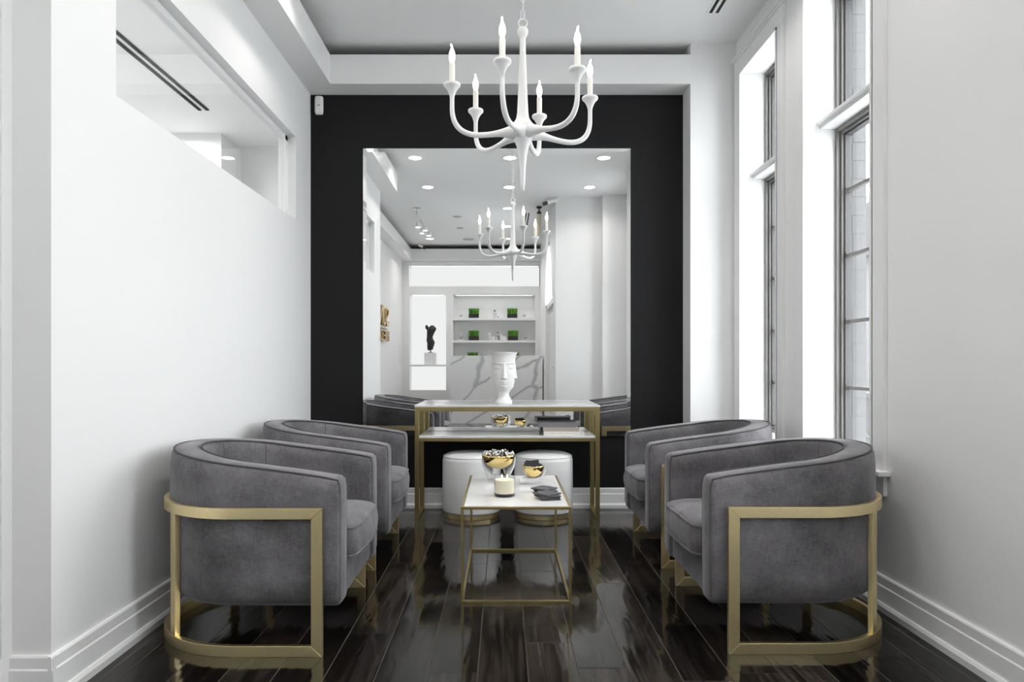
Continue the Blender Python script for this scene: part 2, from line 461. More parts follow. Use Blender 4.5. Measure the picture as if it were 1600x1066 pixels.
# baseboards: profile (offset from wall, z)
BP = [(0, 0), (0.030, 0), (0.030, 0.024), (0.022, 0.036), (0.0165, 0.036), (0.0165, 0.104), (0.0125, 0.109), (0.0125, 0.143), (0.009, 0.149), (0, 0.150)]
def baseboard(name, p0, p1, nrm, seam=None):
    bm = new_bm()
    secs = []
    for p in (p0, p1):
        secs.append([(p[0] + nrm[0] * o, p[1] + nrm[1] * o, z) for o, z in BP])
    sweep(bm, secs)
    return struct(link(name, bm, M['trim'], smooth=True, angle=20))
baseboard('baseboard_left', (XL, YE - 0.017), (XL, YB), (1, 0))
baseboard('baseboard_left_end', (XL + 0.017, YE), (XL - 0.125, YE), (0, -1))
baseboard('baseboard_left_return', (XL - 0.125, YE - 0.045), (XBL, YE - 0.045), (0, -1))
baseboard('baseboard_back', (XL, YB), (XCOL, YB), (0, -1))
baseboard('baseboard_corner', (XCOL, YCOL), (XR, YCOL), (0, -1))
baseboard('baseboard_right', (XR, 0.88), (XR, 2.44), (-1, 0))
baseboard('baseboard_right_far', (XR, 2.4405), (XR, YCOL), (-1, 0))
baseboard('baseboard_rear_left', (XBL, YBK), (XBL, YE - 0.045), (1, 0))
baseboard('baseboard_column', (XBR, YRC), (1.35, YRC), (0, 1))

# ---------------------------------------------------------------- windows in the right wall
def casing_board(bm, y0, y1, z0, z1, th=0.02):
    box(bm, XR - th, XR, y0, y1, z0, z1)
for wi, (a, b) in enumerate(WIN):
    w = anchor('window_%d' % (1, 2, 4)[wi], (XR, (a + b) / 2, WB0))
    w['label'] = ('far tall white window beside the corner column', 'near tall white window above the front right armchair', 'tall white window beside the camera position')[wi]
    w.location = (0, 0, 0)
    c = 0.10
    far = b + (c if wi else 0.13)
    far = min(far, YCOL - 0.004)
    bm = new_bm()
    casing_board(bm, b + 0.012, far, WB0, WB1 + 0.012); casing_board(bm, a - c, a - 0.012, WB0, WB1 + 0.012)
    link('side_casing', bm, M['trim'], w, bevel=0.002)
    bm = new_bm()
    for off, th in ((0.0, 0.026), (0.006, 0.022)):
        casing_board(bm, b + off, b + 0.012 + 0, WB0, WB1 + 0.012, th); casing_board(bm, a - 0.012, a - off, WB0, WB1 + 0.012, th)
        casing_board(bm, a - 0.012, b + 0.012, WB1 + off, WB1 + 0.012, th)
    link('bead', bm, M['trim'], w)
    bm = new_bm()
    casing_board(bm, a - c, far, WB1 + 0.0125, WB1 + 0.115)
    casing_board(bm, a - c - 0.012, min(far + 0.012, YCOL), WB1 + 0.115, WB1 + 0.13, 0.032)
    casing_board(bm, a - c - 0.02, min(far + 0.02, YCOL), WB1 + 0.13, WB1 + 0.145, 0.042)
    link('head_casing', bm, M['trim'], w, bevel=0.002)
    bm = new_bm()
    box(bm, XR - 0.055, 1.885, a + 0.0005, b - 0.0005, WB0, WB0 + 0.022)
    box(bm, XR - 0.055, XR, a - c - 0.025, min(far + 0.02, YCOL - 0.002), WB0 - 0.001, WB0 + 0.022)
    link('stool', bm, M['trim'], w, bevel=0.004)
    bm = new_bm(); casing_board(bm, a - c, far, WB0 - 0.09, WB0 - 0.002, 0.018)
    link('apron', bm, M['trim'], w, bevel=0.002)
    # transom shelf with a small ogee step
    bm = new_bm()
    box(bm, 1.735, 1.90, a + 0.0004, b - 0.0004, 2.365, 2.415); box(bm, 1.722, 1.80, a + 0.0004, b - 0.0004, 2.385, 2.403)
    link('transom', bm, M['trim'], w, bevel=0.003)
    for (z0, z1, nm) in ((WB0 + 0.022, 2.365, 'lower_sash'), (2.415, WB1, 'upper_sash')):
        bm = new_bm()
        def ring(t, xa, xb, o, mi):
            box(bm, xa, xb, a + o, a + o + t, z0 + o, z1 - o, mi); box(bm, xa, xb, b - o - t, b - o, z0 + o, z1 - o, mi)
            box(bm, xa, xb, a + o + t, b - o - t, z0 + o, z0 + o + t, mi); box(bm, xa, xb, a + o + t, b - o - t, z1 - o - t, z1 - o, mi)
        ring(0.020, 1.82, 1.90, 0.0, 0); ring(0.014, 1.84, 1.895, 0.020, 0); ring(0.010, 1.855, 1.89, 0.034, 1)
        sash = link(nm, bm, [M['sash'], M['sash_dark']], w)
        sash['label'] = 'grey metal sash'
        bm = new_bm(); box(bm, 1.874, 1.878, a + 0.04, b - 0.04, z0 + 0.04, z1 - 0.04)
        link('pane', bm, M['glass'], sash)
        if nm == 'lower_sash':
            for z in (0.948, 1.306, 1.664, 2.02):
                bm = new_bm(); box(bm, 1.862, 1.888, a + 0.042, b - 0.042, z - 0.009, z + 0.009)
                box(bm, 1.856, 1.862, b - 0.056, b - 0.036, z - 0.013, z + 0.013)
                link('muntin', bm, M['sash'], sash)
    # painted brick reveal outside, laid course by course
    bm = new_bm(); box(bm, 1.905, 1.985, b - 0.012, b + 0.02, WB0, WB1)
    rv = link('brick_reveal', bm, M['mortar'], w)
    bm = new_bm(); box(bm, -0.034, 0.034, -0.010, 0.010, -0.0475, 0.0475)
    me = bpy.data.meshes.new('brick'); bm.to_mesh(me); bm.free(); me.materials.append(M['brick'])
    n = int((WB1 - WB0) / 0.1)
    for i in range(n):
        shared('brick', me, rv, (1.943 + rnd.uniform(-.004, .004), b - 0.0035 + rnd.uniform(-.001, .001), WB0 + 0.05 + i * 0.1))

# interior clerestory window in the left wall
cw = anchor('window_3'); cw['label'] = 'interior glazed opening high in the white left wall'
bm = new_bm(); XG = XL - 0.062
f = 0.018
box(bm, XG - 0.02, XG + 0.004, WY1 - 0.05, WY1, WZ0, WZ1); box(bm, XG - 0.02, XG + 0.004, WY0, WY0 + f, WZ0, WZ1)
box(bm, XG - 0.02, XG + 0.004, WY0, WY1, WZ1 - 0.03, WZ1); box(bm, XG - 0.02, XG + 0.002, WY0, WY1, WZ0, WZ0 + 0.004)
link('glazing_frame', bm, M['trim'], cw)
bm = new_bm(); box(bm, XG - 0.006, XG, WY0 + 0.001, WY1 - 0.001, WZ0 + 0.001, WZ1 - 0.001)
link('pane', bm, M['glass_thick'], cw)
# neighbouring room seen through it
bm = new_bm()
box(bm, -5.0, XL - 0.125, 2.2, 7.0, 3.05, 3.15)
struct(link('ceiling_side_room', bm, M['ceiling']))
bm = new_bm()
box(bm, -5.0, XL - 0.125, 6.2, 6.3, 0, 3.05); box(bm, -5.05, -4.95, 2.2, 6.2, 0, 3.05); box(bm, -5.0, XBL - .1, 2.18, 2.25, 0, 3.05)
box(bm, XL - 0.125, XL - 0.1, YB, 6.3, 0, 3.05)
box(bm, -2.86, -2.42, 5.85, 6.2, 0, 3.05)
struct(link('wall_side_room', bm, M['wall']))
bm = new_bm(); box(bm, -5.0, XL - 0.125, 2.2, 6.3, -0.06, -0.01); struct(link('floor_side_room', bm, M['snow']))
bm = new_bm()
for xx in (-2.37, -2.31): box(bm, xx, xx + 0.024, 2.4, 5.30, 3.042, 3.052)
o = link('slot_diffuser', bm, M['slot']); tag(o, 'long dark double slot air diffuser in the ceiling behind the high left glazing', 'air vent')
sl = bpy.data.lights.new('side_room_lamp', 'AREA'); sl.shape = 'RECTANGLE'; sl.size = 1.2; sl.size_y = 2.4; sl.energy = 85
s2 = bpy.data.lights.new('side_room_added_fill', 'AREA'); s2.shape = 'DISK'; s2.size = 0.12; s2.energy = 7  # unseen lamp added to brighten the pier in the side room
s2o = bpy.data.objects.new('side_room_added_fill', s2); s2o.location = (-2.64, 5.55, 3.0); COL.objects.link(s2o)
so = bpy.data.objects.new('side_room_lamp', sl); so.location = (-3.6, 4.0, 2.9); COL.objects.link(so)

# ---------------------------------------------------------------- door with arched transom (behind the camera, seen in the mirror)
d = anchor('door_1'); d['label'] = 'entrance door under an arched transom light'
bm = new_bm()
box(bm, XBR + .05, XBR + .11, DY0, DY0 + 0.09, 0, DZ0); box(bm, XBR + .05, XBR + .11, DY1 - 0.09, DY1, 0, DZ0)
box(bm, XBR + .02, XBR + .12, DY0, DY1, DZ0 - 0.06, DZ0 + 0.03)
outer = arch_pts(24); inner = [((y - (DY0 + DY1) / 2) * 0.93 + (DY0 + DY1) / 2, DZ0 + (z - DZ0) * 0.93) for y, z in outer]
secs = [[(XBR - .015, yo, zo), (XBR + .1, yo, zo), (XBR + .1, yi, zi), (XBR - .015, yi, zi)] for (yo, zo), (yi, zi) in zip(outer, inner)]
sweep(bm, secs)
link('door_frame', bm, M['trim'], d)
bm = new_bm(); box(bm, XBR + .06, XBR + .10, DY0 + .09, DY1 - .09, 0.005, DZ0 - 0.06)
dl = link('door_leaf', bm, M['trim'], d)
bm = new_bm(); tube(bm, [(XBR + .06, .12, 1.02), (XBR + .02, .12, 1.02), (XBR + .015, .12, 1.02), (XBR + .015, .0, 1.02)], 0.009); lathe(bm, [(0.022, 0), (0.022, 0.01)], 16, (XBR + 0.05, 0.12, 1.015))
link('door_handle', bm, M['chrome'], dl, smooth=True)
bm = new_bm(); bm.faces.new([bm.verts.new((XBR + .085, y, z)) for y, z in inner]); r_ = bmesh.ops.extrude_face_region(bm, geom=bm.faces[:])
for v in [g for g in r_['geom'] if isinstance(g, bmesh.types.BMVert)]: v.co.x += 0.004
link('pane', bm, M['glass'], d)

# ---------------------------------------------------------------- recessed ceiling lights
bm = new_bm()
lathe(bm, [(0.088, 0), (0.088, -0.004), (0.080, -0.008), (0.071, -0.005), (0.070, 0)], 32, cap0=False, cap1=False)
ring_me = bpy.data.meshes.new('trim_ring'); bmesh.ops.recalc_face_normals(bm, faces=bm.faces[:]); bm.to_mesh(ring_me); bm.free(); ring_me.materials.append(M['plastic'])
for p in ring_me.polygons: p.use_smooth = True
bm = new_bm(); lathe(bm, [(0.070, -0.001), (0.070, -0.003)], 32); lens_me = bpy.data.meshes.new('lens'); bm.to_mesh(lens_me); bm.free(); lens_me.materials.append(M['lens'])
spots = [(-.99, 3.81), (.07, 3.81), (1.12, 3.81), (-.99, 2.54), (.07, 2.54), (1.12, 2.54), (-.99, 1.27), (.07, 1.27), (1.12, 1.27), (.06, .06), (.06, -1.27), (.06, -2.4), (-1.36, -2.4)]
dist = {3.81: 'above the near pair of armchairs', 2.54: 'in the mirror row nearest the mirror top', 1.27: 'in the second mirror row', .06: 'behind the mirrored chandelier chain', -1.27: 'behind the mirrored chandelier candles', -2.4: 'nearest the rear display wall'}
side = {-.99: 'left', .07: 'middle', 1.12: 'right', .06: 'middle', -1.36: 'far left'}
la = bpy.data.lights.new('downlight_lamp', 'AREA'); la.shape = 'DISK'; la.size = 0.13; la.energy = LAMP_W; la.color = (1.0, 0.97, 0.93); la.spread = math.radians(130)
lr = la.copy(); lr.energy = REAR_W
for x, y in spots:
    t = thing('recessed_light', 'round white recessed ceiling light, %s one %s' % (side[x], dist[y]), 'ceiling light', (x, y, ZC), 0, 'recessed ceiling lights')
    shared('trim_ring', ring_me, t); shared('lens', lens_me, t)
    lo = bpy.data.objects.new('downlight_lamp', la if y > 1.0 else lr); lo.location = (0, 0, -0.014); lo.parent = t; COL.objects.link(lo)

# slot diffusers in the ceiling
def slot(name, label, x, y0, y1):
    t = thing(name, label, 'air vent', (x, (y0 + y1) / 2, ZC))
    h = (y1 - y0) / 2
    bm = new_bm(); box(bm, -0.05, 0.05, -h - .02, h + .02, -0.004, 0); link('vent_frame', bm, M['ceiling'], t)
    for s in (-0.021, 0.021):
        bm = new_bm(); box(bm, s - 0.010, s + 0.010, -h, h, -0.0055, -0.0035); link('slot', bm, M['slot'], t)
slot('slot_vent', 'white ceiling slot vent with two dark slots near the window wall', 1.375, 3.2, 4.47)
slot('slot_vent', 'narrow dark slot vent mirrored beside the chandelier', 0.365, -1.3, -0.25)

# ---------------------------------------------------------------- MIRROR
t = thing('wall_mirror', 'large frameless mirror with slanted edges on the black wall', 'mirror', (0, YB, 0))
MX0, MX1, MZ0, MZ1 = -1.048, 0.945, 0.537, 2.682
bm = new_bm(); bv = 0.026; yf, ye, yb = YM - YB, YM - YB + 0.0008, -0.001
fr = [(MX0 + bv, MZ0 + bv), (MX1 - bv, MZ0 + bv), (MX1 - bv, MZ1 - bv), (MX0 + bv, MZ1 - bv)]
ed = [(MX0, MZ0), (MX1, MZ0), (MX1, MZ1), (MX0, MZ1)]
A = [bm.verts.new((x, yf, z)) for x, z in fr]; bm.faces.new(A)
link('mirror_glass', bm, M['mirror'], t)
bm = new_bm()
A = [bm.verts.new((x, yf, z)) for x, z in fr]; B = [bm.verts.new((x, ye, z)) for x, z in ed]; C = [bm.verts.new((x, yb, z)) for x, z in ed]
for i in range(4):
    j = (i + 1) % 4
    bm.faces.new((A[i], A[j], B[j], B[i])); f2 = bm.faces.new((B[i], B[j], C[j], C[i])); f2.material_index = 1
link('bevelled_edge', bm, [M['mirror'], M['mirror_edge']], t)

# motion sensor
bm = new_bm()
sec = [(-.030, 0), (.030, 0), (.032, -.022), (.020, -.042), (-.020, -.042), (-.032, -.022)]
sweep(bm, [[(x * s, y * s2, z) for x, y in sec] for z, s, s2 in ((-.068, .8, .6), (-.05, 1, .92), (.04, 1, 1), (.066, .92, .8))])
t = thing('motion_sensor', 'small white motion sensor high in the corner of the black wall', 'sensor', (-1.378, YB - .002, 3.005), 0)
link('housing', bm, M['plastic'], t, bevel=0.006, seg=3)
bm = new_bm(); box(bm, -.004, .012, -.0445, -.041, -.010, -.006); link('indicator', bm, M['slot'], t)

# ---------------------------------------------------------------- ARMCHAIRS (local: faces +x, y symmetric, origin on the floor)
R0, TH, XF = 0.375, 0.125, 0.393
def upath(r, xf, n=28, ns=6, sq=1.0):
    """U path from (xf,-r) round the back to (xf, r): list of (x, y, nx, ny) with outward normals"""
    P = [(xf * (1 - i / ns), -r, 0.0, -1.0) for i in range(ns)]
    for i in range(n + 1):
        a = -PI / 2 - PI * i / n
        P.append((r * math.cos(a), r * math.sin(a), math.cos(a), math.sin(a)))
    P += [(xf * (i + 1) / ns, r, 0.0, 1.0) for i in range(ns)]
    return P
def ztop(x):
    t = max(0.0, (XF - x) / (XF + R0)); return 0.648 + 0.098 * (t ** 0.85)
Z0 = 0.172
def shell_section(x, y, nx, ny, inset=0.0):
    zt = ztop(x) - inset; i = inset
    prof = [(i, Z0 + .03 + i), (.03 + i, Z0 + i), (TH - .01 - i, Z0 + i), (TH - i, Z0 + .01 + i), (TH - i, zt - .05), (TH - .003 - i, zt - .022), (TH - .014 - i, zt - .006), (TH - .035 - i, zt), (.035 + i, zt + .001), (.013 + i, zt - .005), (.003 + i, zt - .020), (i - .002, zt - .06), (i - .003, 0.42), (i - .001, 0.28)]
    return [(x - nx * o, y - ny * o, z) for o, z in prof]
def make_chair():
    root = bpy.data.objects.new('tub_armchair', None); COL.objects.link(root); root.empty_display_size = 0.2
    P = upath(R0, XF)
    bm = new_bm(); secs = []
    for d_, ins in ((0.0, 0.016), (-0.005, 0.006), (-0.016, 0.0)):
        x, y, nx, ny = P[0]; secs.append(shell_section(x + d_, y, nx, ny, ins))
    secs += [shell_section(*p) for p in P[1:-1]]
    for d_, ins in ((-0.016, 0.0), (-0.005, 0.006), (0.0, 0.016)):
        x, y, nx, ny = P[-1]; secs.append(shell_section(x + d_, y, nx, ny, ins))
    sweep(bm, secs)
    link('shell', bm, M['fabric'], root, smooth=True, angle=60)
    # underside and seat base
    Q = upath(R0 - TH + 0.012, XF - 0.012)
    bm = new_bm()
    prism(bm, [(q[0], q[1]) for q in Q], Z0 + 0.004, 0.318)
    link('seat_base', bm, M['fabric'], root, bevel=0.012, seg=3)
    # cushion
    def outline(r, xf, xb, cr=0.05):
        pts = []
        pts += [(xf - cr + cr * math.sin(PI / 2 * i / 5), -r + cr - cr * math.cos(PI / 2 * i / 5)) for i in range(5, -1, -1)]
        n = 18
        for i in range(n + 1):
            a = -PI / 2 - PI * i / n
            pts.append((xb + r * math.cos(a) * 0.9 , r * math.sin(a)))
        pts += [(xf - cr + cr * math.sin(PI / 2 * i / 5), r - cr + cr * math.cos(PI / 2 * i / 5)) for i in range(6)]
        m = 12
        pts += [(xf + 0.012 * math.sin(PI * i / m), r - cr - (2 * (r - cr)) * i / m) for i in range(1, m)]
        return pts
    rin = R0 - TH - 0.002
    base = outline(rin, 0.425, 0.0)
    cx = 0.12
    def ringp(sc, z, dip=0.0):
        r_ = []
        for x, y in base:
            fr_ = smoothstep(.2, .4, x)
            k = 1 + fr_ * (0.006 * math.sin(y * 61 + z * 40) + 0.005 * math.sin(y * 113 + 2.1 - z * 55)) * (1 - abs(sc - 1) * 3 if sc > .7 else 0)
            r_.append((cx + (x - cx) * sc * k, y * sc, z + 0.004 * fr_ * math.sin(y * 14 + 1.0) * (sc > .6) * (z > .42)))
        return r_
    bm = new_bm()
    rings = [ringp(0.90, 0.317), ringp(0.965, 0.319), ringp(0.99, 0.332), ringp(1.006, 0.36), ringp(1.008, 0.39), ringp(0.995, 0.425), ringp(0.975, 0.441), ringp(0.93, 0.451), ringp(0.82, 0.462), ringp(0.62, 0.470), ringp(0.35, 0.474), ringp(0.1, 0.475)]
    sweep(bm, rings)
    cu = link('seat_cushion', bm, M['fabric'], root, smooth=True, angle=80)
    for sc, z in ((0.984, 0.4385), (0.985, 0.327)):
        bm = new_bm(); tube(bm, ringp(sc, z), 0.0045, 6, closed=True)
        link('welt', bm, M['fabric'], cu, smooth=True)
    # piping along the outer and inner edges of the shell
    for off, side_ in ((0.012, 'outer'), (TH - 0.012, 'inner')):
        pts = []
        x, y, nx, ny = P[0]
        ys_ = y - ny * off
        zb = Z0 + 0.03 if side_ == 'outer' else 0.20
        pts += [(x - 0.003, ys_, zb + (ztop(x) - 0.03 - zb) * i / 6) for i in range(7)]
        pts += [(p[0] - (0.010 if i == 0 else 0), p[1] - p[3] * off if True else 0, ztop(p[0]) - 0.0035) if abs(p[2]) < 1e-6 else (p[0] - p[2] * off, p[1] - p[3] * off, ztop(p[0]) - 0.0035) for i, p in enumerate(P)]
        pts[-1] = (pts[-1][0] - 0.010, pts[-1][1], pts[-1][2])
        pts += [(x - 0.003, -ys_, ztop(x) - 0.03 - (ztop(x) - 0.03 - zb) * i / 6) for i in range(7)]
        bm = new_bm(); tube(bm, pts, 0.0034, 6)
        link('piping', bm, M['piping'], root, smooth=True)
    # vertical seams on the inner back
    for a in (PI * 0.62, PI * 0.87, PI * 1.13, PI * 1.38):
        r = R0 - TH - 0.0005
        c_, s_ = math.cos(a), math.sin(a)
        zt = ztop(R0 * c_)
        bm = new_bm(); tube(bm, [(r * c_, r * s_, z) for z in (0.44, 0.52, 0.6, zt - .05)] + [((r + .004) * c_, (r + .004) * s_, zt - .02), ((r + .02) * c_, (r + .02) * s_, zt - .002)], 0.0016, 5)
        link('seam', bm, M['piping'], root, smooth=True)
    # brass frame: band, floor rail, posts
    F0, F1, XP = R0 + 0.004, R0 + 0.024, 0.333
    for nm, z0, z1 in (('band', 0.506, 0.546), ('floor_rail', 0.0, 0.041)):
        PP = upath((F0 + F1) / 2, XP, 40, 4); h = (F1 - F0) / 2; secs = []
        for i, (x, y, nx, ny) in enumerate(PP):
            s = [Vector((x - nx * h, y - ny * h, z0)), Vector((x + nx * h, y + ny * h, z0)), Vector((x + nx * h, y + ny * h, z1)), Vector((x - nx * h, y - ny * h, z1))]
            if i in (0, len(PP) - 1):
                for k, v in enumerate(s):
                    inner_edge = (k in (0, 1)) if nm == 'band' else (k in (2, 3))
                    if inner_edge: v.x -= 0.0415
                    v.x -= 0.0006
            secs.append(s)
        bm = new_bm(); sweep(bm, secs)
        link(nm, bm, M['brass'], root, bevel=0.0012)
    for s in (-1, 1):
        bm = new_bm(); y0, y1 = s * F0, s * F1
        pr = [(XP - .041, .0415), (XP, .0006), (XP, .5454), (XP - .041, .5055)]
        sweep(bm, [[(x, y0, z) for x, z in pr], [(x, y1, z) for x, z in pr]])
        link('front_post', bm, M['brass_post'], root, bevel=0.0012)
        a = PI + s * math.radians(48); r = (F0 + F1) / 2 - 0.002
        bm = new_bm(); c_, s_ = math.cos(a), math.sin(a)
        def pt(dr, dt, z): return (c_ * (r + dr) - s_ * dt, s_ * (r + dr) + c_ * dt, z)
        sweep(bm, [[pt(-.010, -.02, z), pt(.010, -.02, z), pt(.010, .02, z), pt(-.010, .02, z)] for z in (0.041, 0.506)])
        link('back_post', bm, M['brass_post'], root, bevel=0.0012)
    return root
chair = make_chair()
CH = [(-1.0, 2.905, 0, 'grey velvet tub armchair in a brass frame, front left, against the white wall'),
      (-1.0, 3.95, 0, 'grey velvet tub armchair at rear left, behind the front left armchair'),
      (1.168, 2.93, PI, 'grey velvet tub armchair in a brass frame, front right, beside the window wall'),
      (1.165, 3.99, PI, 'grey velvet tub armchair at rear right, below the far window')]
for i, (x, y, rz, lb) in enumerate(CH):
    o = chair if i == 0 else copy_tree(chair)
    o.location = (x, y, 0); o.rotation_euler = (0, 0, rz)
    tag(o, lb, 'armchair', 'grey tub armchairs')

# ---------------------------------------------------------------- CONSOLE TABLE
ct = thing('console_table', 'narrow brass console table with two marble shelves under the mirror', 'console table', (0.025, 4.90, 0))
cx0, cx1, cy0, cy1, tb = -0.645, 0.645, -0.145, 0.176, 0.030
ZT, ZL = 0.781, 0.567
for x in (cx0, cx1 - tb):
    for y in (cy0, cy1 - tb):
        bm = new_bm(); box(bm, x, x + tb, y, y + tb, 0.0, ZT - 0.006 - tb); link('leg', bm, M['brass_dark'], ct, bevel=0.0015)
    bm = new_bm(); box(bm, x, x + tb, cy0 + tb, cy1 - tb, 0, 0.02); link('floor_rail', bm, M['brass_dark'], ct, bevel=0.0015)
bm = new_bm()
for y in (cy0, cy1 - tb): box(bm, cx0, cx1, y, y + tb, ZT - 0.006 - tb, ZT - 0.006)
for x in (cx0, cx1 - tb): box(bm, x, x + tb, cy0 + tb, cy1 - tb, ZT - 0.006 - tb, ZT - 0.006)
link('top_frame', bm, M['brass_dark'], ct, bevel=0.0015)
bm = new_bm(); box(bm, cx0 - .001, cx1 + .001, cy0 - .001, cy1, ZT - 0.006, ZT + 0.008); link('marble_top', bm, M['marble'], ct, bevel=0.002)
bm = new_bm()
for y in (cy0 + 0.003, cy1 - tb): box(bm, cx0 + tb, cx1 - tb, y, y + 0.022, ZL - 0.032, ZL - 0.008)
link('shelf_rail', bm, M['brass_dark'], ct, bevel=0.0015)
bm = new_bm(); box(bm, cx0 + tb + .0005, cx1 - tb - .0005, cy0 + 0.002, cy1, ZL - 0.008, ZL + 0.008); link('marble_shelf', bm, M['marble'], ct, bevel=0.002)

# ---------------------------------------------------------------- FACE VASE
def vase():
    H = 0.369
    prof = [(0, .060), (.012, .0615), (.02, .060), (.035, .048), (.055, .039), (.072, .0375), (.09, .044), (.105, .056), (.118, .064), (.135, .070), (.16, .0755), (.2, .079), (.25, .081), (.29, .0825), (.32, .084), (.34, .087), (.355, .092), (.366, .0985), (.369, .099)]
    def r0(z):
        for (za, ra), (zb, rb) in zip(prof, prof[1:]):
            if z <= zb:
                t = (z - za) / (zb - za); return ra + (rb - ra) * t
        return prof[-1][1]
    g = lambda x, s: math.exp(-(x / s) ** 2)
    def disp(deg, z):
        u = ((deg + 45) % 90) - 45
        e = abs(u)
        w = smoothstep(.095, .12, z) * (1 - smoothstep(.30, .32, z))
        h = 0.0
        if .178 < z < .30:
            t = (0.29 - z) / 0.106
            h += (0.004 + 0.015 * max(0, min(1, t)) ** 1.3) * g(u, 5.5 + 4.5 * max(0, t)) * smoothstep(.178, .186, z) * (1 - smoothstep(.28, .30, z))
        h += 0.004 * g(u, 11) * g(z - .186, .006)
        h += 0.0055 * g(u, 13) * g(z - .162, .0055) + 0.0055 * g(u, 11) * g(z - .149, .006) - 0.003 * g(u, 14) * g(z - .1555, .0022)
        h += 0.005 * g(u, 16) * g(z - .124, .012) - .002 * g(u, 14) * g(z - .139, .005)
        q = 45 - e
        h -= 0.007 * g(q, 20) * g(z - .262, .022)
        el = 1 - (q / 21) ** 2 - ((z - .262) / .0135) ** 2
        if el > 0: h += 0.008 * math.sqrt(el)
        h -= 0.0025 * g(z - .262 - .002, .0018) * (1 if q < 19 else 0)
        h += 0.004 * g(z - (.287 + .006 * g(q, 22)), .005) * (1 if e > 8 else .4)
        h += 0.003 * g(q, 26) * g(z - .21, .03)
        return h * w
    N, K = 144, 130
    bm = new_bm(); secs = []
    for i in range(K + 1):
        z = H * i / K
        secs.append([((r0(z) + disp(360 * j / N, z)) * math.cos(2 * PI * j / N), (r0(z) + disp(360 * j / N, z)) * math.sin(2 * PI * j / N), z) for j in range(N)])
    for r, z in ((.094, .367), (.085, .345), (.075, .30), (.06, .14), (.01, .10)):
        secs.append([(r * math.cos(2 * PI * j / N), r * math.sin(2 * PI * j / N), z) for j in range(N)])
    sweep(bm, secs); return bm
o = link('face_vase', vase(), M['bisque'], smooth=True, angle=180)
o.location = (0.0, 4.895, ZT + 0.0085); o.rotation_euler = (0, 0, -PI / 2 + math.radians(2))
tag(o, 'white footed porcelain vase with faces in relief on the console top', 'vase')

# ---------------------------------------------------------------- BOOKS on the lower shelf
def book(name, label, x, y, z, w, dp, h, mt, rz=0, marks=False):
    t = thing(name, label, 'book', (x, y, z), rz, 'books on the lower console shelf')
    bm = new_bm(); box(bm, -w / 2, w / 2, -dp / 2, dp / 2, 0, 0.003); box(bm, -w / 2, w / 2, -dp / 2, dp / 2, h - 0.003, h); box(bm, -w / 2, w / 2, -dp / 2, -dp / 2 + 0.003, 0.003, h - 0.003)
    link('cover', bm, mt, t, bevel=0.0008)
    bm = new_bm(); box(bm, -w / 2 + .004, w / 2 - .004, -dp / 2 + .003, dp / 2 - .004, 0.003, h - 0.003)
    link('pages', bm, M['paper'], t)
    if marks:
        bm = new_bm(); xx = -w / 2 + 0.012
        rr = random.Random(3)
        while xx < w / 2 - 0.02:
            l_ = rr.choice((0.003, 0.004, 0.005))
            if rr.random() > 0.2: box(bm, xx, xx + l_ * .7, -dp / 2 - 0.0003, -dp / 2 + 0.001, h * .36, h * .62)
            xx += l_ + 0.002
        link('spine_print', bm, M['pink_print'], t)
zz = ZL + 0.0085
book('book', 'white book with faint pink spine print, bottom of the console shelf stack', 0.408, 4.868, zz, 0.255, 0.17, 0.027, M['white_cover'], 0, True)
book('book', 'taupe clothbound book in the middle of the console shelf stack', 0.402, 4.87, zz + 0.0272, 0.252, 0.17, 0.028, M['taupe_cover'], 0.01)
book('book', 'thick grey book with a bent cover, top of the console shelf stack', 0.378, 4.885, zz + 0.0554, 0.262, 0.18, 0.034, M['grey_cover'], -0.03)
bm = new_bm()
sweep(bm, [[(x, -.09, z), (x, .09, z), (x, .09, z + .0016), (x, -.09, z + .0016)] for x, z in ((-.131, .0345), (.0, .0345), (.09, .0345), (.115, .037), (.134, .0425))])
top_ = [o for o in COL.objects if o.name.startswith('book') and 'thick grey' in o.get('label', '')][0]
link('bent_cover', bm, M['grey_cover'], top_)

# ---------------------------------------------------------------- OTTOMANS
def ottoman(label, x, y):
    t = thing('ottoman', label, 'ottoman', (x, y, 0), 0, 'white drum ottomans under the console')
    bm = new_bm(); R = 0.207
    lathe(bm, [(R - .012, 0.032), (R - .003, 0.036), (R, .05), (R + .001, .25), (R, .395), (R - .004, .415), (R - .016, .432), (R - .04, .442), (R - .1, .447), (.02, .449)], 64)
    link('drum', bm, M['leather'], t, smooth=True, angle=60)
    bm = new_bm(); tube(bm, [((R - .007) * math.cos(2 * PI * i / 64), (R - .007) * math.sin(2 * PI * i / 64), .424) for i in range(64)], 0.003, 6, closed=True)
    link('welt', bm, M['leather'], t, smooth=True)
    bm = new_bm(); lathe(bm, [(R - .012, 0.0), (R - .010, .002), (R - .010, .031), (R - .012, .033)], 64); link('base_ring', bm, M['brass'], t, smooth=True)
ottoman('white leather drum ottoman on a gold base, left under the console', -0.228, 4.875)
ottoman('white leather drum ottoman on a gold base, right under the console', 0.284, 4.875)

